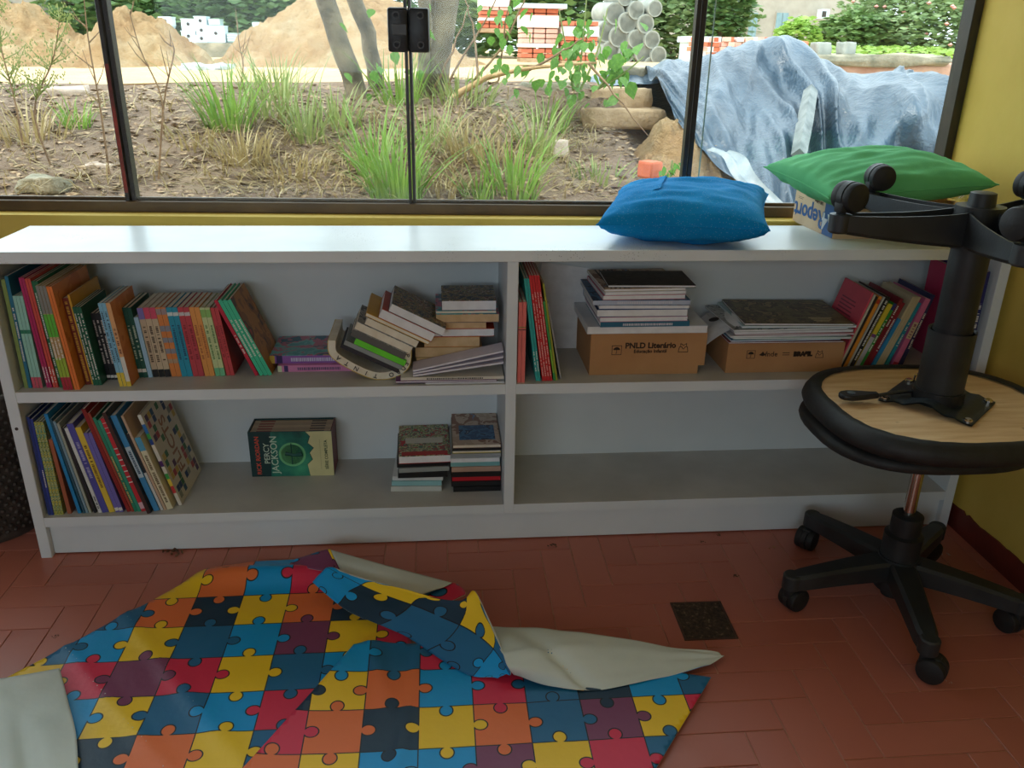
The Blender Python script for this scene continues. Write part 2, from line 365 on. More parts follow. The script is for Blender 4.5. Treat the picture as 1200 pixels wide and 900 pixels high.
# white hive boxes on a plinth
M_wbox = mottled('white_paint_wood', S(196,214,222), S(214,230,236), 5, .7, .1, 40); M_gbox = mottled('grey_green_paint', S(150,172,168), S(172,190,186), 8, .7, .2, 40)
YB = 16.
def pxbox(name, x0, x1, y0, y1, Y, dep, mat, label, cat, group=None, parent=None):
    a, c = YP(x0, y1, Y), YP(x1, y0, Y)
    if parent is not None: return BX(name, a.x, c.x, Y, Y+dep, a.z, c.z, mat, parent)
    o = thing(name, label, cat, group, (a.x, Y, a.z)); BX('body', 0, c.x-a.x, 0, dep, 0, c.z-a.z, mat, o, bevel=.01)
    return o, c.x-a.x, c.z-a.z
pxbox('concrete_plinth', 172, 310, 51.4, 66, YB-.1, .8, M_conc, 'long low concrete plinth under the white boxes', 'plinth')
for i, (x0, x1, y0, y1, wh, la) in enumerate([(172,184,31.5,44,1,'half hidden white hive box nearest the left sand pile'),(184,200,31,50,1,'lower white hive box of the left stack of two'),(187,200,19.5,30.7,1,'small white hive box on top of the left stack'),
    (213.5,228.5,36,50,1,'white hive box at the bottom left of the big stack'),(213,228,22,35.7,1,'white hive box at the upper left of the big stack'),(230,242.5,41,50,1,'white hive box at the bottom middle of the big stack'),(230,242,31,40.7,1,'white hive box in the middle of the big stack'),(228.3,241,19,30.7,1,'topmost white hive box of the big stack'),
    (243.5,262.5,30,50,1,'large white hive box at the right of the big stack'),(245,257,22,29.7,0,'grey hive box on top of the large white one'),(267,299,39,50,0,'grey green crate right of the white hive boxes')]):
    o, w_, h_ = pxbox('hive_box', x0, x1, y0, y1, YB, .3, M_wbox if wh else M_gbox, la, 'box', 'hive boxes in the yard')
    BX('lid', -.008, w_+.008, -.012, .31, h_-.02, h_-.002, M_wbox if wh else M_gbox, o)
    if i < 9: MB().lathe([(.03, 0), (.03, .01)], 10, Matrix.Translation((w_*.5, -.001, h_*.55)) @ Matrix.Rotation(PI/2, 4, 'X')).build('entrance_hole', M_dark, o)
    else:
        for k in range(1, 4): BX('slat', 0, w_, -.012, 0, h_*k/4-.012, h_*k/4+.012, M_wbox, o)
o, w_, h_ = pxbox('fence_post', 298, 303.5, 26, 56, YB-.3, .08, M_wbox, 'white post beside the grey green crate', 'post')

# concrete pipes
M_pipe = mottled('pipe_concrete', S(134,138,130), S(164,166,156), 6, .85, .3, 40)
PR = [(721,16,12),(735.5,26.5,11.5),(757,28,10.5),(746,12,10),(711,37,11.5),(725,43,11.5),(746,46,10.5),(764.5,46.5,10),(735,62,10.5),(754,63,10.2),(772,65,10.2),(763,76,8.5),(781,78,8.5),(716,59,11),(733,-3,9),(768,10,9)]
PL = ['leftmost of the upper row','second from the left in the upper middle row','at the right of the upper middle row','just right of the tallest one','at the far left edge of the stack','second from the left in the middle row','third from the left in the middle row','at the right end of the middle row','at the left of the lower row','in the middle of the lower row','at the right end of the lower row','at the left of the bottom row','at the right end of the bottom row','half hidden by leaves at lower left','topmost of the stack','at the upper right of the stack']
for (px, py, r), la in zip(PR, PL):
    p = YP(px, py, 12.); R_ = r/74.
    MB().lathe([(R_*.84, 0), (R_, 0), (R_, .55), (R_*.84, .55), (R_*.84, 0)], 24).build('concrete_pipe', M_pipe, None, smooth=True, loc=p, rot=(rad(-88), 0, rad(14)))
    tag(bpy.context.scene.collection.objects[-1], 'short concrete pipe '+la, 'pipe', 'stack of concrete pipes')

# brick packs
M_brick = mottled('red_brick', S(186,98,70), S(214,130,98), 4, .9, .3, 40); M_brick2 = mottled('pink_brick', S(214,164,146), S(232,190,174), 4, .9, .3, 40); M_wrap = mottled('white_wrap', S(222,214,206), S(240,234,228), 3, .4, .2, 12)
def brick_pack(x0, x1, y0, y1, Y, label, nx, ny, wrap):
    a, c = YP(x0, y1, Y), YP(x1, y0, Y); W_, H_ = c.x-a.x, c.z-a.z
    o = thing('brick_pack', label, 'bricks', 'packs of bricks in the yard', (a.x, Y, a.z-.05))
    for k in range(3): BX('pallet_board', 0, W_, k*.2, k*.2+.08, 0, .05, M_tan, o)
    bw, bh = W_/nx, H_/ny
    mes = [MB().box(.006, bw-.006, 0, .24, .004, bh-.004).mesh('brick', bevel=.006) for _ in range(2)]
    mes[0].materials.append(M_brick); mes[1].materials.append(M_brick2)
    for j in range(ny):
        for i in range(nx):
            for d_ in range(2):
                q = bpy.data.objects.new('brick', mes[1 if j in wrap else 0]); COL.objects.link(q); q.parent = o; q.location = (i*bw, d_*.25+random.uniform(0, .012), .05+j*bh)
    for z0, z1 in ((.22, .30), (.62, .86)): BX('wrap_band', -.006, W_+.006, -.008, .5, .05+H_*z0, .05+H_*z1, M_wrap, o)
brick_pack(562, 597, -8, 33, 10.6, 'pinkish brick pack partly hidden by the tree branches', 3, 8, (4,5,6))
brick_pack(610, 655, 10, 68, 9.6, 'tall brick pack with white bands under a thin board', 3, 10, (3,4,5,6,7))
brick_pack(659, 702, 25, 71, 9.4, 'lower red brick pack left of the concrete pipes', 3, 8, (1,2))
a, c = YP(606, 9, 9.55), YP(664, 7, 9.55)
tag(BX('board', a.x, c.x, 9.5, 10.1, a.z, c.z+.02, M_wbox), 'thin bluish board lying across the tall brick pack', 'board')

# buildings
M_bw = mottled('cream_render', S(158,152,140), S(172,166,154), 3, .9, .2, 10); M_sh = mottled('pale_blue_shutter', S(112,142,150), S(128,156,164), 5, .7, 0); M_roof = mottled('grey_roof', S(120,130,140), S(150,160,168), 5, .8, .2)
def building(name, x0, x1, y0, y1, Y, dep, label, wins, roof=True, mat=M_bw):
    a, c = YP(x0, y1, Y), YP(x1, y0, Y); o = thing(name, label, 'building', None, (a.x, Y, a.z)); W_, H_ = c.x-a.x, c.z-a.z
    BX('wall', 0, W_, 0, dep, 0, H_, mat, o)
    if roof: BX('roof', -.3, W_+.3, -.4, dep+.3, H_, H_+.15, M_roof, o)
    for wx0, wx1, wy0, wy1, m_ in wins:
        p, q = YP(wx0, wy1, Y), YP(wx1, wy0, Y); ww, hh = q.x-p.x, q.z-p.z
        wo = BX('window', p.x-a.x, q.x-a.x, -.06, 0, p.z-a.z, q.z-a.z, M_bw, o)
        for k in range(2): BX('shutter', p.x-a.x+ww*(.04+.48*k), p.x-a.x+ww*(.48+.48*k), -.09, -.06, p.z-a.z+hh*.04, p.z-a.z+hh*.96, m_, wo)
    return o
building('house', 780, 1030, -120, 66, 27., 6., 'cream house wall with pale blue shutters beyond the tarp', [(874,888,14,48,M_sh),(905,924,14,48,M_sh),(930,938,20,40,M_sh)])
o = building('shed', 60, 158, 1, 24, 24., 4., 'long pale shed with small dark windows beyond the left sand pile', [(70+11*k, 76+11*k, 5, 11, M_dark) for k in range(8)])
building('hut', -40, 36, -30, 16, 22., 4., 'grey hut behind the leftmost sand pile', [(8,14,2,8,M_dark)])
o, w_, h_ = pxbox('air_conditioner', 961, 973, 11, 22, 26.5, .3, M_wbox, 'small air conditioner on the cream house', 'appliance'); BX('fan_grille', w_*.15, w_*.6, -.02, 0, h_*.2, h_*.8, M_dark, o)

# low wall, blocks and brick heaps behind the tarp
M_earth = mottled('red_earth_wall', S(178,134,112), S(204,164,140), 4, .95, .6, 14, dist=.03)
o = rock('retaining_wall', 940, 1160, 74, 112, 6.9, .25, M_earth, 'reddish retaining wall behind the tarp', 'wall', rough=.05)
rock('wall_coping', 938, 1120, 66, 76, 6.82, .22, M_conc, 'grey coping along the reddish retaining wall', 'wall', rough=.04)
for x0, x1, y0, y1, la in ((957,976,50,66,'pale concrete block left of two on the coping'),(989,1005,49,65,'pale concrete block right of two on the coping'),(936,949,48,64,'red block beside the bright green bush')):
    rock('concrete_block', x0, x1, y0, y1, 6.9, .1, M_brick if 'red' in la else M_pipe, la, 'block', rough=.012)
k = 0
for x0, y0, n_, la in ((812,58,4,'left'),(846,50,4,'middle'),(880,44,4,'right')):
    o = thing('brick_heap', 'untidy low heap of pale bricks, %s of three behind the tarp' % la, 'bricks', 'brick heaps behind the tarp', YP(x0, 66, 8.6))
    for j in range(4):
        for i in range(4):
            BX('brick', i*.085-.01, i*.085+.068, 0, .2, j*.055, j*.055+.05, [M_brick2, M_brick, M_wrap][(i*j+i+len(la)) % 3], o, loc=(random.uniform(-.02, .02), random.uniform(-.05, .05), 0), rot=(0, 0, random.uniform(-.2, .2)))
o, w_, h_ = pxbox('water_tank', 806, 842, 44, 82, 9.6, .5, M_wbox, 'white cabinet standing behind the right mullion', 'cabinet'); BX('lid', -.03, w_+.03, -.03, .53, h_-.06, h_+.01, M_wbox, o); BX('drawer_gap', .03, w_-.03, -.006, 0, h_*.6, h_*.63, M_dark, o)

# blue tarps
g = NT('blue_tarp'); f = g.noise(2, 5); c = g.ramp(f, [(.3, S(38,58,74)), (.7, S(56,80,98))]); g.bump(g.noise(11, 5, rough=.6), .5, .05); M_tarp = g.done(c, .3, spec=.7)
def crom(P, t):
    n = len(P)-1; t = max(0, min(n-1e-6, t*n)); i = int(t); f = t-i
    p0, p1, p2, p3 = P[max(i-1, 0)], P[i], P[i+1], P[min(i+2, n)]
    return .5*((2*p1)+(p2-p0)*f+(2*p0-5*p1+4*p2-p3)*f*f+(3*p1-p0-3*p2+p3)*f**3)
def tarp(name, rows, label, nu, nv, amp, seed):
    """rows: list of lists of 3-D points from the ridge down; lofted both ways, creased by folds"""
    R_ = [[Vector(p) for p in r] for r in rows]; b = MB()
    def P(u, v):
        q = crom([crom(r, u) for r in R_], v)
        s = noise.noise(Vector((u*6+v*2.5, v*1.6, seed)))
        f = (1-abs(noise.noise(Vector((u*11-v*3.2, v*1.1+u*2, seed+3))))*2)*1.2-.3
        f2 = noise.noise(Vector((u*22+v*6, v*3, seed+7)))
        k = .35+.65*math.sin(PI*min(1, max(0, v*.9+.1)))
        d = amp*k*(s*1.1+f*.75+f2*.28)
        return q+Vector((-.25*d, -d, .55*d))
    b.grid(P, nu, nv, flip=True); me = b.mesh(name, smooth=True, ang=2)
    return tag(obj(name, me, M_tarp), label, 'tarp')
cols = [  # px of ridge, middle, foot for each column, with their depths
 ((752,93,4.9),(760,96,4.3),(770,99,3.9),(782,120,3.6),(790,140,3.4)),
 ((790,86,4.9),(795,100,4.3),(806,126,3.8),(818,155,3.3),(832,185,3.0)),
 ((830,79,4.9),(838,98,4.3),(848,135,3.7),(862,175,3.1),(872,215,2.8)),
 ((866,60,5.0),(878,84,4.4),(885,128,3.8),(893,180,3.1),(896,236,2.6)),
 ((905,54,5.0),(918,82,4.4),(925,130,3.8),(925,190,3.1),(925,250,2.6)),
 ((945,62,5.0),(958,94,4.4),(960,140,3.7),(958,200,3.1),(958,250,2.6)),
 ((975,88,4.8),(985,104,4.2),(990,150,3.5),(990,200,3.2),(990,250,3.0)),
 ((1010,98,4.6),(1030,106,4.0),(1032,150,3.5),(1032,200,3.35),(1032,250,3.3)),
 ((1060,100,4.6),(1075,107,4.0),(1075,150,3.5),(1075,200,3.4),(1075,250,3.35)),
 ((1160,106,4.6),(1160,112,4.0),(1160,150,3.5),(1160,200,3.4),(1160,250,3.35))]
rows = [[YP(*c_[k]) for c_ in cols] for k in range(5)]
rows = [[p+Vector((.1, .9, -.5)) for p in rows[0]]]+rows
tarp('tarp', rows, 'large blue grey tarp draped over a mound outside', 150, 110, .15, 2)
cols = [((1020,98,5.6),(1025,104,5.2)),((1040,86,5.8),(1045,106,5.2)),((1070,82,5.9),(1075,108,5.3)),((1120,96,5.9),(1125,112,5.3)),((1180,104,5.9),(1180,118,5.3))]
rows = [[YP(*c_[0])+Vector((.1, .6, -.3)) for c_ in cols]]+[[YP(*c_[k]) for c_ in cols] for k in range(2)]
tarp('tarp', rows, 'smaller dark blue tarp mound behind the large tarp', 40, 24, .07, 9)
cols = [((690,92,4.7),(692,101,4.2)),((715,83,4.9),(720,100,4.2)),((745,84,5.),(750,99,4.2)),((775,82,5.),(780,97,4.3))]
rows = [[YP(*c_[0])+Vector((0, .3, -.2)) for c_ in cols]]+[[YP(*c_[k]) for c_ in cols] for k in range(2)]
tarp('tarp', rows, 'crumpled flat tail of tarp lying on the bank edge', 40, 20, .035, 14)
# pale strap and grey plank lying on the tarp
M_strap = mottled('pale_plastic', S(128,140,146), S(158,168,172), 8, .35, .3, 30)
for a_, c_, la in (((838,176,3.02),(905,240,2.42),'long pale folded plastic edge at the foot of the tarp'),):
    b = MB(); p, q = YP(*a_), YP(*c_); n_ = 14
    b.grid(lambda u, v: p.lerp(q, u)+Vector((.10*(v-.5)+.02*math.sin(u*9), -.1*v, .03*math.sin(u*5)+.02*math.sin(v*7))), n_, 4); o = b.build('plastic_edge', M_strap, smooth=True, ang=3); tag(o, la, 'plastic sheet')
p, q = YP(950, 106, 3.72), YP(936, 182, 3.0)
b = MB(); b.tube([p, p.lerp(q, .5), q], [.045, .05, .045], 4); tag(b.build('plank', mottled('grey_wood', S(96,104,104), S(136,142,140), 9, .8, .6, 30)), 'weathered grey plank leaning on the tarp', 'plank')

# ------------------------------------------------------------ plants
def leafmat(name, c1, c2, tr=.35):
    g = NT(name); c = g.ramp(g.noise(4, 3), [(.3, c1), (.7, c2)])
    tn = g.n('ShaderNodeBsdfTranslucent', {0: c}); g.l(c, g.b.inputs['Base Color']); g.b.inputs['Roughness'].default_value = .5
    mx = g.n('ShaderNodeMixShader', {0: tr, 1: g.b.outputs[0], 2: tn.outputs[0]}); g.t.links.new(mx.outputs[0], g.out.inputs[0]); return g.mat
M_grass = leafmat('green_grass', S(98,138,52), S(150,184,88)); M_dry = leafmat('dry_grass', S(150,132,88), S(190,172,124), .2); M_mid = leafmat('mixed_grass', S(120,142,76), S(166,176,110), .3)
M_leaf = leafmat('sapling_leaf', S(76,124,52), S(124,170,76), .45)
M_fol = [leafmat('foliage_a', S(60,96,50), S(108,140,82)), leafmat('foliage_b', S(78,112,58), S(128,156,92)), leafmat('foliage_c', S(104,132,84), S(150,170,118)), leafmat('foliage_d', S(120,160,70), S(170,200,100))]
M_litter = mottled('dead_leaves', S(120,92,68), S(190,166,134), 40, .9, 0)
M_bark = mottled('grey_bark', S(80,74,60), S(138,126,102), 6, .95, 1., 30, dist=.01); M_twig = mottled('brown_twig', S(120,96,74), S(158,130,100), 14, .9, .2)
def blades(b, base, n, h_, spread, wd, lean=.5, mi=0, droop=.35):
    for _ in range(n):
        a = random.uniform(0, 2*PI); r = spread*math.sqrt(random.random()); p = base+Vector((r*math.cos(a), r*math.sin(a)*.6, -.03))
        d = Vector((math.cos(a)*lean*random.random(), math.sin(a)*lean*random.random(), 1)).normalized(); L = h_*random.uniform(.45, 1.05)
        sd_ = Vector((math.cos(a+1.6+random.uniform(-.6, .6)), math.sin(a+1.6), 0)); k = 5; vs = []
        for i in range(k+1):
            t = i/k; q = p+d*(L*t)+Vector((d.x, d.y, 0))*(droop*L*t*t*2)-Vector((0, 0, droop*L*t**3*.6)); w_ = wd*(1-t**1.5)*.5+.0006
            vs += [q-sd_*w_, q+sd_*w_]
        b.add(vs, [(2*i, 2*i+1, 2*i+3, 2*i+2) for i in range(k)], None, mi)
for px, py, n_, hp, sp, m_, la in [(268,152,80,105,.12,0,'tall upright green grass clump left of the thin trunks'),(300,140,34,85,.16,2,'sparse pale grass clump right of the tallest left clump'),(335,138,40,95,.16,2,'loose grass clump in front of the large sand pile'),(360,168,50,80,.10,2,'short grass clump low between the two left clumps'),
    (466,236,110,120,.12,0,'bright green arching grass clump touching the centre mullion'),(440,205,50,120,.12,0,'grass clump growing at the foot of the left trunk'),(600,228,70,105,.14,0,'green grass clump right of the centre mullion'),(628,182,60,85,.12,2,'yellowish grass clump below the mossy concrete block'),(562,236,36,70,.07,0,'small bright grass tuft at the window bottom'),(545,180,60,60,.16,1,'straw coloured grass clump beside the thick trunk'),
    (505,175,50,90,.12,2,'grass clump at the foot of the thick trunk'),(700,210,60,40,.2,2,'low matted grass patch left of the blue cushion'),(35,165,70,62,.2,1,'dry grey straw clump at the far left'),(88,150,36,50,.08,0,'small leafy green tuft beside the pale slab'),(285,190,60,60,.16,1,'dry straw clump under the tall green clump'),(575,190,80,55,.2,1,'broad dry straw clump on the slope right of the centre mullion'),
    (318,112,60,70,.2,2,'pale grass fringe on the bank edge left of the trunks'),(540,118,70,60,.22,2,'grass fringe on the bank edge behind the orange branch'),(640,150,50,60,.15,0,'green tuft just under the mossy block'),(395,150,60,70,.14,2,'grass tuft left of the leaning trunk'),(520,228,50,45,.14,1,'low straw tuft right of the centre mullion foot'),(340,205,60,45,.2,1,'low straw tuft on the slope left of the bright arching clump'),(230,170,50,40,.2,1,'low straw tuft right of the left mullion'),(470,120,50,90,.15,0,'grass between the two trunks')]:
    p = hit(px, py); h_ = hp/FPX*(p-CAM).length; b = MB(); blades(b, Vector((0, 0, 0)), n_, h_, sp, .011, .55)
    tag(b.build('grass_clump', [M_grass, M_dry, M_mid][m_], loc=p), la, 'grass', 'grass clumps on the bank')
b = MB()
for _ in range(9000):
    x, y = random.uniform(-2.6, 4.2), random.uniform(1.4, 4.15); z = gz(x, y)+.006; s = random.uniform(.012, .034)
    R3 = Matrix.Rotation(random.uniform(0, 6.3), 3, 'Z') @ Matrix.Rotation(random.uniform(-.8, .8), 3, 'X'); c_ = Vector((x, y, z))
    b.add([c_+R3 @ Vector(q) for q in ((-s, 0, 0), (0, -s*.4, 0), (s, 0, .004), (0, s*.4, 0))], [(0, 1, 2, 3)])
tag(b.build('leaf_litter', M_litter), 'dry brown leaf litter strewn over the bank', 'leaves', kind='stuff')
b = MB()
for _ in range(2600):
    px, py = random.choice([(random.uniform(250, 700), random.uniform(130, 232)), (random.uniform(0, 700), random.uniform(110, 232))]); p = hit(px, py); blades(b, p, 2, random.uniform(.1, .28), .05, .006, 1.4, 0, .7)
tag(b.build('dry_straw', M_dry), 'dry straw and thin stalks scattered over the bank', 'grass', kind='stuff')

# dry upright weeds at the left
for i, (pts, la) in enumerate([(([(60,195),(40,130),(62,70),(70,20)]), 'dry branching weed stalk at the far left pane'),([(28,180),(18,120),(2,60),(-6,10)],'dry stalk at the left picture edge'),([(128,205),(118,130),(104,50),(98,-5)],'thin straight stem left of the left mullion'),([(192,160),(188,110),(165,60),(152,15)],'thin bare stem right of the left mullion'),([(186,210),(192,120),(204,62),(200,54)],'short bare stem leaning right beside the left mullion'),([(282,100),(285,75),(280,50),(276,10)],'thin bare twig in front of the hive boxes')]):
    Yb = hit(*pts[0]).y; P_ = [hit(*pts[0])]+[YP(x, y, Yb) for x, y in pts[1:]]
    b = MB(); b.tube([crom(P_, t/10) for t in range(11)], [.006-.0004*t for t in range(11)], 5)
    o = tag(b.build('dry_weed', M_twig), la, 'weed', 'dry weeds on the bank')
    b = MB()
    for k in range(26 if i < 2 else 6):
        t = random.uniform(.35, 1); p = crom(P_, t); d = Vector((random.uniform(-1, 1), random.uniform(-.5, .5), random.uniform(.3, 1)))*.16*(1.1-t+.2)
        b.tube([p, p+d*.6, p+d+Vector((0, 0, .02))], [.003, .002, .001], 4)
        if i < 2:
            for _ in range(14): q = p+d*random.uniform(.4, 1.1)+Vector([random.gauss(0, .018) for _ in range(3)]); b.add([q, q+Vector((.008, 0, .004)), q+Vector((.002, 0, .012))], [(0, 1, 2)])
    b.build('twigs', M_mid if i < 2 else M_twig, o)

# multi-stemmed tree in front of the window
tree = thing('sapling_tree', 'multi-stemmed young tree with grey bark outside the centre panes', 'tree', None, hit(470, 150))
TB = tree.location.copy()
def stem(name, pts, r0_, r1_, mat, par=None, n=8, k=14):
    P_ = [YP(*q)-TB for q in pts]; b = MB(); b.tube([crom(P_, t/k)+Vector([.012*noise.noise(Vector((t*.9, pts[0][0], j))) for j in range(3)]) for t in range(k+1)], [r0_+(r1_-r0_)*t/k for t in range(k+1)], n)
    return b.build(name, mat, par or tree, smooth=True, ang=3), P_
stem('trunk', [(432,172,3.5),(418,110,3.6),(400,55,3.6),(378,-12,3.6),(350,-130,3.6),(300,-300,3.7)], .068, .048, M_bark)
stem('trunk', [(446,150,3.8),(438,80,3.8),(428,30,3.8),(412,-14,3.8),(396,-130,3.8),(390,-300,3.9)], .05, .044, M_bark)
stem('trunk', [(500,160,3.6),(507,90,3.6),(514,40,3.6),(522,-14,3.6),(540,-130,3.6),(575,-300,3.7)], .10, .085, M_bark)
stem('trunk', [(486,150,3.5),(496,80,3.5),(500,30,3.5),(494,-14,3.5),(480,-130,3.5),(460,-300,3.6)], .038, .030, M_bark)
br, BP = stem('branch', [(500,140,3.5),(535,112,3.45),(570,92,3.4),(620,80,3.3),(700,73,3.3)], .026, .006, mottled('orange_bark', S(170,136,96), S(206,170,124), 14, .8, .4))
for pts in ([(512,128,3.5),(540,70,3.5),(566,30,3.5),(585,-10,3.5)],[(540,110,3.45),(585,60,3.5),(610,10,3.5),(618,-12,3.5)],[(560,96,3.45),(556,40,3.5),(545,0,3.5)],[(520,120,3.5),(580,100,3.5),(590,40,3.5),(600,-10,3.4)],[(690,74,3.3),(720,110,3.2),(760,160,3.1)],[(620,82,3.3),(660,60,3.3),(690,40,3.3)],[(505,110,3.5),(530,60,3.5),(550,5,3.5)]):
    stem('twig', pts, .009, .003, M_twig, None, 5, 8)
lm = MB(); s = .5
lm.add([(0,0,0),(.32,.18,.05),(.36,.5,.04),(0,1,-.08),(-.36,.5,.04),(-.32,.18,.05),(0,.5,-.02)], [(0,1,6),(1,2,6),(2,3,6),(3,4,6),(4,5,6),(5,0,6)]); LM = lm.mesh('leaf', smooth=True, ang=3); LM.materials.append(M_leaf)
LP = [(random.gauss(560+140*t, 14), random.gauss(98-36*t, 18)) for t in [random.random() for _ in range(48)]]+[(random.gauss(600, 26), random.gauss(20, 18)) for _ in range(26)]+[(random.gauss(440, 16), random.gauss(110, 40)) for _ in range(22)]+[(random.gauss(490, 12), random.gauss(60, 30)) for _ in range(8)]
for px, py in LP:
    o = bpy.data.objects.new('leaf', LM); COL.objects.link(o); o.parent = tree; o.location = YP(px, py, random.uniform(3.2, 3.5))-TB
    o.scale = [random.uniform(.045, .085)]*3; o.rotation_euler = (random.uniform(-2.2, -.5), random.uniform(-.5, .5), random.uniform(0, 6.3))
def leafy(name, label, stems, leaves, size, Yl, mat=None):
    t_ = thing(name, label, 'plant', None, YP(*stems[0][0]))
    for st in stems:
        P_ = [YP(*q)-t_.location for q in st]; MB().tube([crom(P_, t/8) for t in range(9)], [.009-.0007*t for t in range(9)], 5).build('stem', M_mid, t_)
    for (px, py, sx, sy, n_) in leaves:
        for _ in range(n_):
            o = bpy.data.objects.new('leaf', LM); COL.objects.link(o); o.parent = t_; o.location = YP(random.gauss(px, sx), random.gauss(py, sy), Yl+random.uniform(-.1, .1))-t_.location
            o.scale = [size*random.uniform(.6, 1.2)]*3; o.rotation_euler = (random.uniform(-2.2, -.5), random.uniform(-.5, .5), random.uniform(0, 6.3))
leafy('leafy_weed', 'tall leafy green weed in front of the brick packs', [[(676,108,3.7),(682,60,3.7),(688,-8,3.7)],[(672,106,3.7),(664,60,3.7),(655,10,3.7)],[(680,106,3.7),(700,60,3.7),(712,10,3.7)]], [(678,75,14,22,40),(690,40,16,16,16),(660,60,10,20,14)], .07, 3.7)
leafy('leafy_weed', 'bright large leaved vine beside the concrete pipes', [[(700,104,3.3),(722,80,3.3),(745,54,3.3)],[(700,104,3.3),(728,88,3.3),(755,66,3.3)]], [(732,66,14,12,20),(710,90,14,8,12)], .095, 3.3)
leafy('leafy_weed', 'small leafy seedling behind the blue cushion', [[(786,207,2.5),(787,198,2.5),(788,188,2.5)]], [(787,197,8,5,12)], .05, 2.5)
def tree_bg(px, py, Y, rx, rz, mi, n_, s, label, trunk=True, dots=None):
    p = YP(px, py, Y); zb = gz(p.x, Y); o = thing('tree' if trunk else 'bush', label, 'tree' if trunk else 'bush', 'greenery behind the yard', (p.x, Y, zb)); b = MB(); cz = p.z-zb
    for _ in range(n_):
        v = Vector((random.gauss(0, 1), random.gauss(0, 1), random.gauss(0, 1))).normalized()*(random.uniform(.45, 1)**.6); k = 1+.35*noise.noise(v*2.2+Vector((px, py, 0)))
        c_ = Vector((v.x*rx*k, v.y*rx*.8*k, v.z*rz*k+cz)); R3 = Matrix.Rotation(random.uniform(0, 6.3), 3, 'Z') @ Matrix.Rotation(random.uniform(-1.2, 1.2), 3, 'X'); q = s*random.uniform(.6, 1.3)
        b.add([c_+R3 @ Vector(e) for e in ((-q, 0, 0), (0, -q*.45, 0), (q, 0, 0), (0, q*.45, 0))], [(0, 1, 2, 3)])
    b.build('foliage', M_fol[mi], o)
    if dots:
        b = MB()
        for _ in range(dots):
            v = Vector((random.uniform(-1, 1), -random.random(), random.uniform(-1, 1))).normalized(); c_ = Vector((v.x*rx, v.y*rx*.8, v.z*rz+cz)); b.lathe([(.0, -.03), (.04, 0), (.0, .03)], 5, Matrix.Translation(c_))
        b.build('blossom', cmat((226,150,140)), o)
    MB().tube([(0, 0, -.1), (0, 0, max(.2, cz-rz*.4))], [.09, .06], 7).build('trunk', M_bark, o)
for a_ in [(165,0,21,2.2,2.2,0,5200,.16,'dark green tree behind the left stack of hive boxes'),(232,-22,21.5,2.2,2.2,1,5200,.16,'leafy tree rising over the big hive box stack'),(300,-12,20.5,2.3,2.0,1,5200,.16,'leafy tree over the grey green crate'),(360,0,21,2.4,2.4,0,5200,.16,'dark tree behind the large sand pile top'),(265,28,20,2.6,1.0,0,4200,.13,'low dark shrubbery behind the hive boxes'),
    (470,-8,20,3.,2.2,1,5200,.16,'tree seen between the thin trunks'),(625,-20,17,2.2,1.5,1,4200,.13,'tree rising behind the tall brick pack'),(690,-5,17,2.0,1.6,0,4600,.12,'dark tree behind the left part of the pipe stack'),(765,5,18,2.4,1.9,1,5600,.12,'feathery green tree right of the pipe stack'),(790,40,16,1.4,1.0,2,3600,.1,'pale feathery shrub right of the concrete pipes'),(846,4,15,.62,.95,0,3000,.08,'dark tree crown hanging in front of the cream house'),(110,-10,26,3,1.4,0,4200,.18,'dark trees over the long shed roof')]: tree_bg(*a_)
for a_ in [(934,44,9.5,.32,.24,3,1400,.05,'bright lime green bush before the cream house',False),(1006,44,12,.72,.42,1,3200,.07,'dark rounded bush left of the flowering bush',False),(1078,26,12.5,1.3,.9,2,7000,.07,'large pale green bush with pink blossoms',False,70),(1120,44,11.5,1.2,.8,2,5200,.065,'pale green bush at the right window edge',False,30),(1060,64,10.6,1.5,.12,3,2400,.05,'low bright grass strip along the coping',False)]: tree_bg(*a_)
# ------------------------------------------------------------ books
random.seed(21)
M_page = mottled('page_block', S(226,214,190), S(240,232,214), 30, .8, .3, 220, dist=.001)
M_pagew = mottled('white_page_block', S(226,226,228), S(240,240,242), 30, .7, .25, 220, dist=.001)
M_paget = mottled('tan_page_block', S(206,172,128), S(222,190,148), 30, .8, .3, 220, dist=.001)
PG = {'c': M_page, 'w': M_pagew, 't': M_paget}
PICS = {'olive': picture_mat('picture_olive', [S(120,112,70), S(104,92,56), S(84,66,44), S(150,128,84), S(60,74,50)], 9),
 'dark': picture_mat('picture_dark', [S(40,48,66), S(70,84,96), S(150,140,90), S(110,60,48), S(190,180,160), S(34,40,50)], 14),
 'red': picture_mat('picture_red', [S(190,40,44), S(60,110,90), S(200,190,150), S(120,140,60), S(40,60,90)], 16),
 'tan': picture_mat('picture_tan', [S(190,164,140), S(204,182,160), S(150,110,90), S(120,140,170)], 8),
 'ochre': picture_mat('picture_ochre', [S(170,110,30), S(186,126,40), S(150,96,30), S(90,60,30), S(180,60,40)], 6),
 'orange': picture_mat('picture_orange', [S(214,130,60), S(224,146,76), S(204,118,56)], 6),
 'teal': picture_mat('picture_teal', [S(84,160,164), S(110,180,180), S(190,110,130), S(60,110,130), S(216,176,120)], 8),
 'grey': picture_mat('picture_grey', [S(150,150,146), S(170,170,166), S(96,100,104), S(186,184,176)], 10),
 'blue': picture_mat('picture_blue', [S(50,90,130), S(70,120,160), S(40,60,90), S(150,170,180)], 9),
 'black': picture_mat('picture_black', [S(50,46,42), S(62,58,52), S(40,38,36), S(96,90,80)], 8),
 'leafy': picture_mat('picture_leafy', [S(46,110,70), S(210,190,70), S(60,140,120), S(220,210,160), S(40,80,50)], 26)}
def col_or_pic(c): return PICS[c] if isinstance(c, str) else cmat(c)
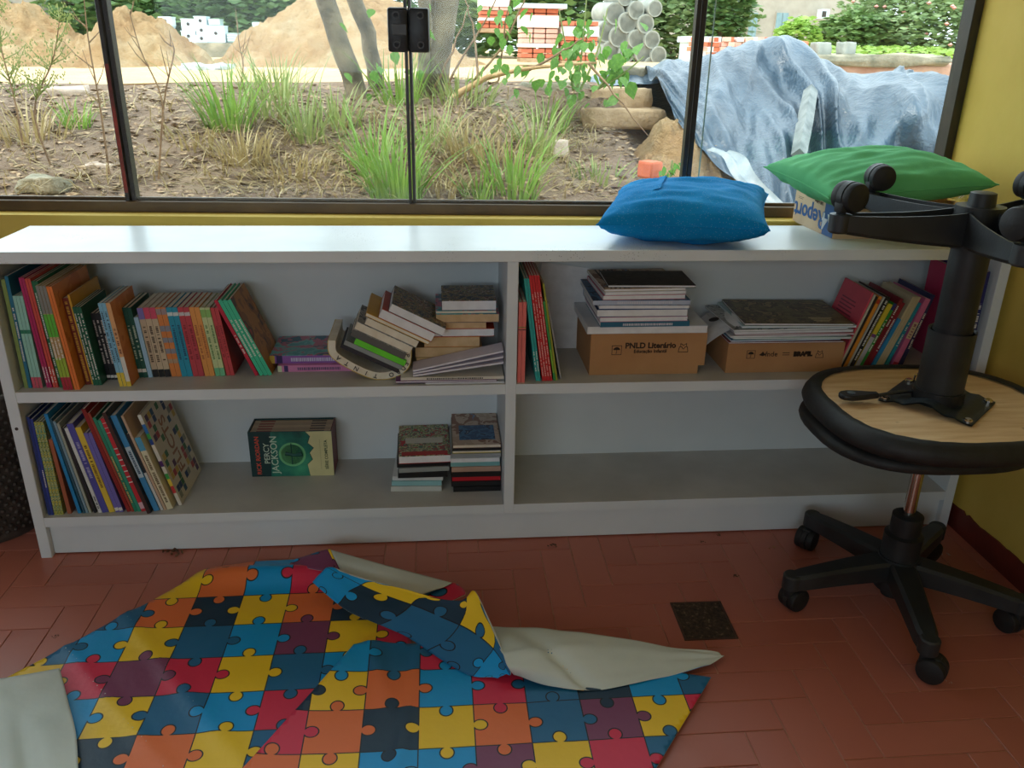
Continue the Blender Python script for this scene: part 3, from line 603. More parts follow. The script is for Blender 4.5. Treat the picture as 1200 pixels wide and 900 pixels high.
def glyphs(b, x0, x1, z0, z1, y, two=False):
    """rows of tiny illegible print along a spine"""
    for (a, c_) in (((x0+(x1-x0)*.12, x0+(x1-x0)*.42), (x0+(x1-x0)*.58, x0+(x1-x0)*.88)) if two else ((x0+(x1-x0)*.27, x0+(x1-x0)*.73),)):
        z = z0
        while z < z1:
            L = random.uniform(.0016, .004)
            if random.random() < .86: b.box(a+random.uniform(0, .15)*(c_-a), c_, y, y+.0003, z, min(z+L, z1))
            z += L+random.uniform(.0008, .0018)
def book(label, t, h, d, col, loc, rot, group, pr=None, prz=(.25,.75), bands=(), pages='c', side=None, back=None, cat='book', name='book', right=False, hard=False):
    """spine at y=0, thickness along x, height along z"""
    o = thing(name, label, cat, group, loc, rot); ox = -t if right else 0.; bd = .0022 if hard else min(.0011, t*.2); e = .003 if hard else .0006
    m = [col_or_pic(col), col_or_pic(side if side is not None else col), col_or_pic(back if back is not None else (side if side is not None else col))]
    b = MB(); b.box(ox, ox+t, 0, bd, 0, h, None, 0); b.box(ox, ox+bd, bd, d, 0, h, None, 2); b.box(ox+t-bd, ox+t, bd, d, 0, h, None, 1); cv = b.build('cover', m, o)
    BX('pages', ox+bd, ox+t-bd, bd, d-e, e, h-e, PG[pages], o)
    for z0, z1, c in bands: BX('spine_band', ox+.0001, ox+t-.0001, -.0004, .0001, h*z0, h*z1, cmat(c), cv)
    if pr:
        b = MB(); glyphs(b, ox, ox+t, h*prz[0], h*prz[1], -.0008, t > .016); b.build('spine_print', cmat(pr), cv)
    return o
def row(items, x, z, shelf, group, n0=0, ts=1.):
    """books leaning left one against the next, left to right"""
    prev = None
    for i, it in enumerate(items):
        desc, t, h, d, col, lean, y = it[:7]; kw = dict(it[7]) if len(it) > 7 else {}; a = rad(lean); t *= ts; xm = kw.pop('at', None)
        X = x
        if prev:
            x0, t0, h0, a0 = prev
            for f in (0., 1., None):
                if f is None:
                    zz = h*math.cos(a); f = (zz+t0*math.sin(a0))/(h0*math.cos(a0))
                    if f >= 1: continue
                cx, cz = x0+t0*math.cos(a0)+f*h0*math.sin(a0), -t0*math.sin(a0)+f*h0*math.cos(a0)
                if cz <= h*math.cos(a)+.002: X = max(X, cx-math.tan(a)*cz) if f == 0. or X is not x else max(X, cx-math.tan(a)*cz)
            X += .0007
        if xm: X = max(X, xm)
        w_ = '%s, %s from left on the %s' % (desc, ORD[i+n0], shelf)
        book(w_, t, h, d, col, (X, y, z+.0003), (0, a, 0), group, **kw); prev = (X, t, h, a); x = X
    return x
Wh = (236,232,224)
STRIPE = [(.74,1,(140,140,132)),(.52,.735,(96,190,60)),(.32,.515,(206,170,120)),(.13,.315,(160,190,60)),(0,.125,(180,40,60))]
TANF = lambda top: dict(pr=(90,70,50), prz=(.22,.74), bands=[(.84,1,top),(0,.11,(24,24,26))], pages='c')
R1 = [('slim olive green book',.009,.262,.20,(140,160,88),0,.03),('slim teal book',.008,.270,.2,(36,120,150),0,.03,dict(pr=Wh))]
R1 += [('thin pale aqua book with pink foot',.0075,.224,.2,(158,212,196),-.5,.03,dict(bands=[(0,.12,(210,90,110)),(.6,.64,(40,130,100))]))]*3
R1 += [('thin magenta book',.006,.266,.2,(186,38,100),-2.6,.03,dict(pr=Wh,prz=(.05,.2)))]*2+[('thin coral red book',.006,.264,.2,(220,84,70),-3,.03,dict(pr=Wh,prz=(.05,.2)))]*2
R1 += [('thin dark green book with white lettering',.007,.258,.2,(22,110,70),-3.5,.03,dict(pr=Wh,prz=(.1,.9)))]*2
R1 += [('book with grey, green and crimson spine bands',.0072,.252,.2,(210,180,120),-3.6,.014,dict(bands=STRIPE,pr=Wh,prz=(.3,.5)))]*3
R1 += [('thin bright orange book',.006,.250,.2,(240,130,56),-4.2,.014,dict(side='orange'))]*2
R1 += [('brown book with yellow dotted spine',.014,.214,.17,(124,46,32),-4.6,.045,dict(pr=(220,170,60),prz=(.04,.96))),('thin ochre yellow book',.005,.222,.17,(226,172,48),-4.6,.045)]
R1 += [('short dark green book with white lettering',.0064,.194,.15,(24,104,76),-4.6,.04,dict(pr=Wh,prz=(.08,.92)))]*3
R1 += [('small black book with white lettering',.0088,.168,.12,(34,34,38),-4.6,.075,dict(pr=(220,210,200),prz=(.25,.9),bands=[(.03,.07,Wh)]))]*4
R1 += [('thin salmon book',.007,.200,.15,(236,164,122),-4.8,.05)]+[('light blue book with yellow foot',.0085,.206,.15,(140,200,228),-4.8,.03,dict(bands=[(0,.17,(236,206,70))],pr=(60,90,110),prz=(.3,.9)))]*2+[('orange and white book with orange cover',.0105,.206,.15,(232,176,120),-4.8,.03,dict(side='orange',bands=[(.06,.36,(230,226,216)),(0,.06,(236,206,70))],pr=(120,60,40),prz=(.4,.7)))]
R1 += [('bottle green novel with leafy edge',.0105,.178,.13,(26,90,76),-4.6,.085,dict(pr=(200,220,200),pages='c',bands=[(.08,.13,Wh)]))]*2+[('thin pale blue novel',.011,.154,.12,(168,206,232),-4.8,.085)]
R1 += [('tan novel with purple top and black foot',.0145,.176,.13,(206,182,152),-4.8,.088,TANF((130,120,190)))]+[('tan novel with pink top and black foot',.0145,.177,.13,(214,192,160),-4.8,.088,TANF((220,80,110)))]*2
R1 += [('orange novel with grey patterned spine',.0122,.177,.13,(230,140,70),-5,.088,dict(bands=[(.9,.98,(170,150,150)),(.66,.74,(150,150,160)),(.5,.57,(150,150,160)),(.34,.41,(150,150,160)),(.2,.26,(190,160,130))]))]*2
R1 += [('turquoise novel',.0135,.177,.13,(40,160,190),-5,.088,dict(pr=(20,90,120),bands=[(.88,.93,(220,230,230))]))]*2+[('rose red novel',.0135,.177,.13,(206,74,84),-5.2,.088,dict(pr=(150,40,50),bands=[(.88,.93,(220,210,210))]))]*2
R1 += [('light orange novel',.0122,.177,.13,(242,164,84),-5.6,.088,dict(pr=(190,110,60)))]*2+[('pale green novel',.0122,.176,.13,(216,226,166),-6,.088,dict(pr=(110,150,90),bands=[(0,.12,(120,200,150)),(.86,.97,(150,200,110))]))]*2+[('brick red novel',.0095,.175,.13,(212,76,80),-6.6,.09,dict(pr=(160,50,54)))]*2
R1 += [('leaning crimson book',.009,.208,.15,(206,34,64),-22,.085,dict(pr=Wh,prz=(.3,.55),back='black'))]+[('leaning mint green book',.0096,.209,.15,(70,206,160),-22.5,.085,dict(pr=Wh))]*2+[('leaning mint green book with ochre cover',.0096,.209,.15,(70,206,160),-22.5,.085,dict(pr=Wh,side='ochre'))]
row(R1, T+.009, ZM, 'upper left shelf', 'books in the upper left row', ts=.93)

R2 = [('slim navy book',.006,.268,.2,(40,60,130),0,.016),('slim navy book with white lettering',.006,.262,.2,(44,66,150),0,.016,dict(pr=Wh,prz=(.3,.5)))]
R2 += [('thin yellow and green patterned book',.0068,.254,.2,'leafy',-.3,.016)]*3+[('short brown book',.009,.206,.16,(176,100,70),-2.4,.02),('bright blue book',.008,.275,.2,(30,140,200),-6.6,.02),('slim dark teal book',.005,.262,.2,(40,90,110),-7.4,.02),('slim grey blue book',.006,.256,.2,(130,160,176),-7.6,.02),('slim pale grey book',.006,.25,.2,(170,176,160),-7.8,.02)]
R2 += [('slim black book',.006,.238,.2,(36,38,44),-9,.02),('slim white book',.008,.238,.2,(226,228,226),-10,.02,dict(pr=(80,80,90),prz=(.05,.2))),('indigo book',.015,.249,.2,(84,84,170),-10.2,.02,dict(pr=(180,180,220),prz=(.4,.8))),('yellow book with dark lettering',.0135,.239,.2,(236,204,70),-10.3,.02,dict(pr=(120,90,30),prz=(.3,.8)))]
R2 += [('lilac book',.009,.224,.18,(120,112,190),-10.6,.02,dict(bands=[(.02,.06,Wh)]))]*2+[('tall dark red book',.009,.29,.2,(150,36,34),-12.6,.02),('thin rust red book',.006,.28,.2,(170,70,50),-12.7,.02),('thin green book with pale marks',.0075,.267,.2,(40,140,110),-12.8,.02,dict(pr=(226,196,110),prz=(.1,.6))),('thin sea green book',.0075,.26,.2,(50,160,130),-12.8,.02)]
R2 += [('red book with white stripes',.0145,.264,.2,(214,50,60),-12.9,.02,dict(bands=[(.95,.955,Wh),(.9,.905,Wh),(.85,.855,Wh),(.68,.69,Wh),(.62,.63,Wh),(.56,.57,Wh),(.5,.51,Wh),(.44,.45,Wh),(.38,.39,Wh),(.32,.33,Wh),(.03,.1,(236,190,200))])),('dark brown book with black cover',.009,.285,.22,(70,44,38),-13.2,.008,dict(side='black'))]
R2 += [('light blue book with white title panel',.0135,.272,.2,(70,150,206),-13.8,.02,dict(bands=[(.36,.68,(206,222,232))],pr=(50,80,110),prz=(.4,.64))),('slim black and white book',.007,.22,.18,(40,42,48),-13.9,.024,dict(bands=[(0,.5,(220,220,216))])),('slim tan book',.006,.27,.2,(206,176,148),-14,.024),('cream book with blue top',.0145,.208,.18,(232,222,186),-14.1,.026,dict(bands=[(.82,1,(90,170,206))],pr=(120,100,70),prz=(.1,.76)))]
xe = row(R2, T+.006, ZL, 'lower left shelf', 'books in the lower left row')
# the square-chequered picture book at the end of that row
a = rad(-14.4); fx = xe+.0165/math.cos(a)+.006
fl = book('cream picture book with coloured squares, last leaning in the lower left row', .0085, .262, .19, (228,220,204), (fx, .045, ZL+.0003), (0, a, 0), 'books in the lower left row', side=(222,212,190), hard=True,
          bands=[(.94,1,Wh),(.8,.9,(40,120,190)),(.74,.8,(60,170,80)),(.68,.74,(30,70,150)),(.44,.5,(90,40,110)),(.3,.36,(60,170,80)),(.22,.3,(236,206,70)),(.14,.22,(206,60,60))])
pal = [(40,90,120),(60,120,70),(190,70,70),(214,180,80),(30,60,110),(90,50,90),(150,150,130)]
grp_ = {}
for i in range(9):
    for j in range(13):
        if random.random() < .46 and not (i in (3, 4, 5) and 1 < j < 12): grp_.setdefault(random.choice(pal), []).append((i, j))
for c_, cells in grp_.items():
    b = MB()
    for i, j in cells: b.box(.0085, .0088, .012+i*.019, .012+i*.019+.0175, .012+j*.0185, .012+j*.0185+.017)
    tag(b.build('printed_squares', cmat(c_), fl), None, kind='stuff')
lettering('FLICTS', .054, cmat((170,120,80)), fl, (.0089, .093, .135), (PI/2, -PI/2, PI/2), .0006)

def flat(label, x0, x1, y0, z, t, d, col, group, pages='c', out=True, yaw=0., tilt=0., cat='book', name='book', pr=None, top=None, hard=False, bands=()):
    """book lying flat between x0 and x1, front edge at y0; out=True shows the page edges"""
    h = x1-x0; o = thing(name, label, cat, group, ((x0+x1)/2, y0+d/2, z), (0, tilt, yaw)); bd = .002 if hard else min(.001, t*.2)
    m = [col_or_pic(col), col_or_pic(top if top is not None else col)]; s = 1 if out else -1; e = .003 if hard else .001
    b = MB(); b.box(-h/2, h/2, -d/2, d/2, t-bd, t, None, 1); b.box(-h/2, h/2, -d/2, d/2, 0, bd, None, 0)
    if out: b.box(-h/2, h/2, d/2-bd, d/2, bd, t-bd)
    else: b.box(-h/2, h/2, -d/2, -d/2+bd, bd, t-bd)
    cv = b.build('cover', m, o)
    BX('pages', -h/2+e, h/2-e, -d/2+(e if out else bd), d/2-(bd if out else e), bd, t-bd, PG[pages], o)
    for f0, f1, c in bands: BX('spine_band', -h/2+h*f0, -h/2+h*f1, -d/2-.0004, -d/2, .0003, t-.0003, cmat(c), cv)
    if pr:
        b = MB(); x = -h/2+h*.25
        while x < h*.3:
            L = random.uniform(.002, .005); b.box(x, x+L, -d/2-.0008, -d/2-.0004, t*.25, t*.7); x += L+.0015
        b.build('spine_print', cmat(pr), cv)
    return o
G1 = 'two flat books beside the leaning mint row'
flat('pink spined book lying flat under the purple one', .606, .80, .11, ZM+.0003, .0165, .155, (226,140,190), G1, 'w', False, pr=(120,90,130), bands=[(0,.05,(220,230,190)),(.08,.13,(70,50,110))])
flat('purple spined book with teal cover on the pink one', .585, .795, .125, ZM+.0172, .021, .15, (150,96,180), G1, 'w', False, pr=(214,214,236), top='teal', bands=[(0,.06,(220,190,80)),(.08,.15,(60,40,100))])

# bent yellow comic cradling a tilted pile
G2 = 'tilted pile in the bent comic'
Yc = .045
prof = [YP(384, 403, Yc), YP(387, 421, Yc), YP(412, 438, Yc), YP(441, 449, Yc), YP(466, 445, Yc), YP(481, 431, Yc), YP(482, 402, Yc)]
bz = ZM+.0005-min(p.z for p in prof)
com = thing('comic_book', 'yellow comic book bent into a cradle under the tilted pile', 'book', G2, (prof[3].x, Yc, ZM))
pp = [crom([Vector((p.x-prof[3].x, 0, max(.0008, p.z+bz-ZM))) for p in prof], t/26) for t in range(27)]
def ribbon(nm, off0, off1, y0, y1, mat):
    b = MB(); n_ = len(pp); rows_ = []
    for i, p in enumerate(pp):
        d = (pp[min(i+1, n_-1)]-pp[max(i-1, 0)]).normalized(); nrm = Vector((-d.z, 0, d.x)); rows_.append((p+nrm*off0, p+nrm*off1))
    vs_ = [(q.x, y, max(q.z, .0006+off0 if k == 0 else .0006)) for a_, c_ in rows_ for k, (q, y) in enumerate(((a_, y0), (c_, y0), (c_, y1), (a_, y1)))]
    fs_ = [(4*i+k, 4*i+(k+1) % 4, 4*i+4+(k+1) % 4, 4*i+4+k) for i in range(n_-1) for k in range(4)]+[(3,2,1,0), tuple(4*(n_-1)+k for k in range(4))]
    b.add(vs_, fs_); return b.build(nm, mat, com)
ribbon('cover', 0, .0012, 0, .17, cmat((226,190,60))); ribbon('pages', .0014, .019, .001, .168, M_page)
for i, ch in enumerate('PEDRO TINTA'):
    kf = 23.2-i*1.75; k = int(kf)
    if ch != ' ':
        d = (pp[k-1]-pp[k+1]).normalized(); q = pp[k].lerp(pp[k+1], kf-k)+Vector((d.z, 0, -d.x))*.0105
        lettering(ch, .0155, cmat((60,50,40)), com, (q.x, -.0006, q.z), (PI/2, math.atan2(-d.z, d.x), 0), .0002)
tl = rad(27); ux, uz = Vector((math.cos(tl), 0, -math.sin(tl))), Vector((math.sin(tl), 0, math.cos(tl)))
P0 = YP(437, 440, .04); P0.z = ZM+.052; cur = 0.
for la, t, h, d, col, pg, sx, tp in [('black book lowest in the tilted pile',.009,.150,.13,(40,40,46),'c',-.008,None),('grey book just above the black one in the tilted pile',.010,.150,.13,(150,156,156),'w',-.004,None),('bright green book low in the tilted pile',.013,.132,.13,(110,226,50),'c',.008,None),
    ('dark grey book above the green one in the tilted pile',.016,.140,.13,(96,96,92),'c',-.004,'grey'),('pale grey book in the middle of the tilted pile',.018,.146,.14,(176,172,160),'c',.000,'grey'),('grey book with brown cover in the tilted pile',.017,.136,.13,(150,146,140),'c',.012,'dark'),
    ('thin yellow book in the upper tilted pile',.008,.165,.17,(220,170,40),'c',.020,None),('white paged book with red cover near the top of the tilted pile',.021,.140,.16,(196,80,60),'w',.036,None),('white paged book with dark cover on top of the tilted pile',.019,.142,.16,(60,60,70),'w',.052,'dark')]:
    t *= 1.13; q = P0+ux*sx+uz*cur; o = flat(la, q.x-h/2, q.x+h/2, .035, q.z, t, d, col, G2, pg, not ('black' in la or 'green' in la or la.startswith('grey book just')), 0, tl, top=tp); cur += t+.0008
G3 = 'stack of paperbacks by the divider'
def zs(px, py, y, o=(370, 300), s=4.79): return YP(o[0]+px/s, o[1]+py/s, y)
z = ZM+.0003
for i, (la, a_, c_, t, d, col, pg, tp, out, y0) in enumerate([('thin white magazine at the very bottom by the divider',610,1062,.0035,.2,(226,226,230),'w',None,True,.012),('white magazine with purple edge near the bottom by the divider',440,1020,.005,.2,(120,60,120),'w',None,True,.012),('cream spined magazine low in the divider stack',470,1060,.0075,.2,(226,220,206),'w',None,False,.014),
    ('gold edged paperback low in the divider stack',560,850,.016,.13,(200,160,80),'t',None,True,.085),('tan paged paperback above the gold edged one',556,935,.0175,.13,(180,150,110),'t',None,True,.085),('tan paged paperback with orange cover',608,922,.0175,.13,(224,140,50),'t',None,True,.085),('white paged paperback with red cover in the divider stack',650,1002,.0135,.13,(190,70,40),'w',None,True,.085),
    ('narrow tan paperback above the red covered one',650,958,.011,.13,(210,150,110),'t',None,True,.085),('wide tan paged paperback under the teal one',676,1028,.0145,.14,(90,60,90),'t','teal',True,.08),('teal covered thin book near the top of the divider stack',676,1012,.005,.15,(96,170,176),'c','teal',True,.082),('white paged book with dark picture cover on top by the divider',710,1012,.0165,.14,(70,90,110),'w','dark',True,.082)]):
    t *= 1.5 if i > 2 else 1.
    a1, c1 = zs(a_, 500, y0).x, zs(c_, 500, y0).x
    flat(la, a1, min(c1, XD-.002), y0, z, t, d, col, G3, pg, out, random.uniform(-.004, .004) if i < 4 else 0, 0, top=tp, pr=(90,80,80) if not out else None); z += t+.0006
zf = ZM+.0003+.0035+.005+.0075+.0025
for k, la in enumerate(('lowest of three tilted white leaflets by the divider', 'middle of three tilted white leaflets by the divider', 'topmost of three tilted white leaflets by the divider')):
    tt = rad(-8-2.2*k); a1, c1 = zs(545, 640, .015).x, XD-.004; hh = (c1-a1)/math.cos(tt)
    flat(la, (a1+c1)/2-hh/2, (a1+c1)/2+hh/2, .015, zf+(c1-a1)/2*math.tan(-tt)+k*.0062, .0045, .06, (214,206,220), 'tilted leaflets by the divider', 'w', True, 0, tt)

# DVD-size stacks on the lower shelf
G4 = 'small cases and books in two lower stacks'
def ss(px, y): return YP(260+px/3.333, 540, y).x
z = ZL+.0003
for i, (la, a_, c_, t, col, tp, d, pg) in enumerate([('grey white case at the bottom of the left lower stack',660,862,.013,(206,210,206),None,.18,'w'),('teal edged white case second in the left lower stack',664,862,.012,(150,200,206),None,.18,'w'),('white case third in the left lower stack',668,868,.011,(222,224,224),None,.18,'w'),('black case in the middle of the left lower stack',684,880,.013,(26,26,28),None,.18,'c'),('grey case above the middle of the left lower stack',684,882,.012,(160,166,164),None,.18,'w'),('black case under the top book of the left lower stack',680,880,.013,(24,24,26),None,.18,'c'),('white paged book with red picture cover topping the left lower stack',686,890,.02,(190,40,44),'red',.19,'w')]):
    t *= 1.08; y0 = .085+.004*(i % 3); o = flat(la, ss(a_, y0), ss(c_, y0), y0, z, t, d, col, G4, pg, i == 6, random.uniform(-.05, .05), 0, 'book' if i == 6 else 'case', 'book' if i == 6 else 'disc_case', top=tp); z += t+.0006
    if i == 6: BX('cover_title', -.05, .05, -.02, .012, t+.0002, t+.0006, cmat((220,214,196)), o); BX('cover_band', -.06, .06, -.092, -.07, t+.0002, t+.0006, cmat((190,40,44)), o)
z = ZL+.0003
for i, (la, a_, c_, t, col, tp, d, pg) in enumerate([('black case at the bottom of the right lower stack',900,1096,.013,(22,22,24),None,.18,'c'),('second black case from below in the right lower stack',892,1100,.013,(30,30,32),None,.18,'c'),('red case in the right lower stack',896,1092,.013,(210,30,44),None,.18,'c'),('black case above the red one',892,1098,.012,(24,24,26),None,.18,'c'),('tan case in the middle of the right lower stack',894,1098,.013,(196,160,140),None,.18,'c'),('teal clear case in the right lower stack',890,1086,.013,(130,186,186),None,.18,'w'),('white paged booklet in the right lower stack',890,1086,.011,(220,226,226),None,.18,'w'),('grey case under the yellow book',892,1094,.010,(160,164,166),None,.18,'w'),('thin yellow book near the top of the right lower stack',898,1092,.008,(232,206,60),None,.19,'c'),('thin black book under the top of the right lower stack',898,1098,.006,(30,30,34),None,.2,'c'),('tan picture book topping the right lower stack',900,1100,.008,(196,164,140),'tan',.2,'c')]):
    t *= 1.09; y0 = .075+.003*(i % 3); x1 = min(ss(c_, y0), XD-.003); o = flat(la, ss(a_, y0)+.002, x1, y0, z, t, d, col, G4, pg, i in (6, 8, 10), 0, 0, 'book' if i > 5 else 'case', 'book' if i > 5 else 'disc_case', top=tp); z += t+.0006
    if i == 10: BX('cover_picture', -.045, .05, -.07, .02, t+.0002, t+.0006, PICS['blue'], o)

# boxed set standing on its side
bs = thing('book_set', 'boxed book set with green and cream cover lying on its side', 'book set', None, (.494, .19, ZL+.0003), (0, 0, rad(-.8)))
Wb, Hb, Db = .221, .134, .088
b = MB(); b.box(0, Wb, 0, .003, 0, Hb); b.box(0, Wb, Db-.003, Db, 0, Hb); b.box(0, Wb, .003, Db-.003, 0, .003); b.box(0, .003, .003, Db-.003, .003, Hb); b.box(Wb-.003, Wb, .003, Db-.003, .003, Hb, None, 1)
b.build('slipcase', [cmat((18,60,62)), cmat((110,30,32))], bs)
for k in range(5):
    y0 = .004+k*.0162; v = BX('volume', .004, Wb-.004, y0, y0+.0155, .0035, Hb-.004, [cmat((196,166,130)), cmat((178,150,118))][k % 2], bs)
    for x0, c_ in ((.02, (150,60,50)), (.16, (90,70,60))): BX('spine_mark', x0, x0+.04, y0+.004, y0+.0115, Hb-.004, Hb-.0036, cmat(c_), v)
g = NT('sea_green_print'); M_sea = g.done(g.ramp(g.noise(12, 4), [(.3, S(14,70,66)), (.5, S(30,120,104)), (.75, S(70,170,130))]), .45)
pts = [(.052,0),(.155,0),(.16,.02),(.15,.035),(.165,.05),(.158,.07),(.17,.085),(.155,.1),(.162,.12),(.15,Hb),(.06,Hb)]
MB().prism([(x, z_) for x, z_ in pts], -.0005, 0).build('cover_print', M_sea, bs)
pts = [(Wb, 0), (Wb, Hb), (.152, Hb), (.164, .12), (.157, .1), (.172, .085), (.16, .07), (.167, .05), (.152, .035), (.157, 0)]
MB().prism(pts, -.0006, 0).build('cover_print', cmat((220,214,160)), bs)
MB().lathe([(.030, 0), (.030, .0004), (.036, .0004), (.036, 0)], 28, Matrix.Translation((.113, -.0005, .066)) @ Matrix.Rotation(PI/2, 4, 'X')).build('emblem_ring', cmat((120,200,140)), bs)
b = MB(); b.tube([(.095, -.0008, .07), (.12, -.0008, .064), (.14, -.0008, .068)], [.006, .004, .008], 6); b.box(.11, .113, -.0012, -.0006, .036, .1); b.build('emblem_figure', cmat((24,90,80)), bs)
lettering('RICK RIORDAN', .0165, cmat((226,90,70)), bs, (.022, -.0006, .064), (PI/2, -PI/2, 0), .0003)
lettering('PERCY', .021, cmat((206,226,206)), bs, (.046, -.0008, .07), (PI/2, -PI/2, 0), .0002); lettering('JACKSON', .026, cmat((206,226,206)), bs, (.066, -.0008, .066), (PI/2, -PI/2, 0), .0002)
lettering('SÉRIE COMPLETA', .0115, cmat((70,90,60)), bs, (.204, -.0008, .064), (PI/2, -PI/2, 0), .0002)
BX('cover_rule', .188, .1885, -.001, -.0006, .02, .11, cmat((150,150,100)), bs)

# ------------------------------------------------------------ right-hand upper compartment
G5 = 'slim books against the divider'
R3 = [('slim salmon book',.0088,.205,.17,(240,124,116),0,.012,dict(bands=[(.66,.67,(60,60,50)),(.69,.7,(120,160,60))]))]*2+[('slim teal book leaning',.0055,.262,.2,(50,176,170),-7.8,.02,dict(pr=Wh,prz=(.1,.3)))]*2+[('slim red book leaning',.0056,.27,.2,(214,44,48),-8.6,.02,dict(pr=(240,190,180),prz=(.05,.85)))]*4+[('slim green book leaning',.005,.205,.17,(60,160,80),-9.4,.022,dict(bands=[(.1,.4,(140,190,60))])),('slim olive yellow book leaning',.004,.25,.2,(176,176,60),-9.5,.024),('thin grey booklet leaning',.0035,.2,.19,(170,170,168),-11.5,.035)]
row(R3, XD+T+.003, ZM, 'right upper shelf', G5)
p = YP(640, 320, D-.012)
o = thing('paper_sheet', 'white sheet of paper leaning at the back of the right upper shelf', 'paper', None, (p.x-.045, D-.03, ZM+.0003)); BX('sheet', 0, .16, 0, .0006, 0, .24, M_pagew, o, rot=(rad(-4), rad(8), 0))
M_card = mottled('cardboard', S(176,128,84), S(190,142,96), 6, .85, .1, 60); M_cardin = mottled('cardboard_inside', S(160,116,78), S(176,130,90), 6, .9, .1, 60); M_ink = cmat((46,32,24))
def carton(name, label, x0, x1, y0, y1, z0, z1, yaw=0., notch=True, cat='box', mats=None):
    o = thing(name, label, cat, None, (x0, y0, z0), (0, 0, yaw)); W_, D_, H_ = x1-x0, y1-y0, z1-z0; t = .004; m = mats or M_card
    nt = .016 if notch else 0
    MB().prism([(0, 0), (W_-nt, 0), (W_-nt, nt*1.4), (W_, nt*1.4), (W_, H_), (0, H_)] if notch else [(0, 0), (W_, 0), (W_, H_), (0, H_)], 0, t).build('front_wall', m, o, bevel=.0006)
    BX('back_wall', 0, W_, D_-t, D_, 0, H_, M_cardin, o); 
    for x in (0, W_-t): BX('side_wall', x, x+t, t, D_-t, nt*1.4 if x else 0, H_, m, o)
    BX('bottom', t, W_-t-nt, t, D_-t, 0, t, M_cardin, o); return o, W_, D_, H_
def umbrella_icon(par, x, z, s, y=-.0006):
    b = MB()
    for x0, x1, z0, z1 in ((-s, s, -s, -s*.9), (-s, s, s*.9, s), (-s, -s*.9, -s, s), (s*.9, s, -s, s)): b.box(x+x0, x+x1, y, y+.0006, z+z0, z+z1)
    b.prism([(x+s*.68*math.cos(a_), z+s*.05+s*.6*math.sin(a_)) for a_ in [PI*k/10 for k in range(11)]], y, y+.0006)
    b.box(x-s*.05, x+s*.05, y, y+.0006, z-s*.65, z+s*.05); b.box(x-s*.25, x, y, y+.0006, z-s*.7, z-s*.6); b.build('umbrella_mark', M_ink, par)
def tray_icon(par, x, z, s, y=-.0006):
    b = MB()
    for P_ in ([(-1,-.9),(1,-.9)],[(1,-.9),(.8,.2)],[(.8,.2),(.35,.2)],[(.35,.2),(.1,-.25)],[(.1,-.25),(-.1,-.25)],[(-.1,-.25),(-.35,.2)],[(-.35,.2),(-.8,.2)],[(-.8,.2),(-1,-.9)],[(-.6,.3),(-.6,.9)],[(-.6,.9),(0,.5)],[(0,.5),(.6,.9)],[(.6,.9),(.6,.3)]):
        b.tube([(x+q[0]*s, y+.0002, z+q[1]*s) for q in P_], s*.06, 4)
    b.build('tray_mark', M_ink, par)
bx1, W1, D1, H1 = carton('cardboard_box', 'cardboard box lettered with two lines under the paper stack', 1.383, 1.678, .054, .262, ZM+.0003, .562)
lettering('PNLD Literário', .0205, M_ink, bx1, (W1*.515, -.0004, H1*.70), (PI/2, 0, 0), .0007); lettering('Educação Infantil', .0125, M_ink, bx1, (W1*.515, -.0004, H1*.565), (PI/2, 0, 0), .0003)
umbrella_icon(bx1, W1*.225, H1*.6, .0125); tray_icon(bx1, W1*.80, H1*.64, .0125)
bx2, W2, D2, H2 = carton('cardboard_box', 'cardboard box with a printed emblem row under the magazine pile', 1.735, 2.042, .054, .262, ZM+.0003, .532, notch=False)
umbrella_icon(bx2, W2*.2, H2*.62, .011); tray_icon(bx2, W2*.79, H2*.60, .0105)
lettering('fnde', .019, M_ink, bx2, (W2*.375, -.0004, H2*.62), (PI/2, 0, 0), 0.); lettering('BRASIL', .016, M_ink, bx2, (W2*.645, -.0004, H2*.61), (PI/2, 0, 0), .0016)
MB().prism([(W2*.27, H2*.6), (W2*.29, H2*.66), (W2*.30, H2*.72), (W2*.31, H2*.66), (W2*.33, H2*.6), (W2*.30, H2*.56)], -.0005, 0).build('emblem', M_ink, bx2)
b = MB()
for k in range(2): b.box(W2*.47, W2*.53, -.0005, 0, H2*(.58+.07*k), H2*(.6+.07*k))
b.build('small_print', M_ink, bx2)
G6 = 'booklets piled on the lettered box'
z = .5625
def s2(px, y, o=590): return YP(o+px/4.615, 380, y).x
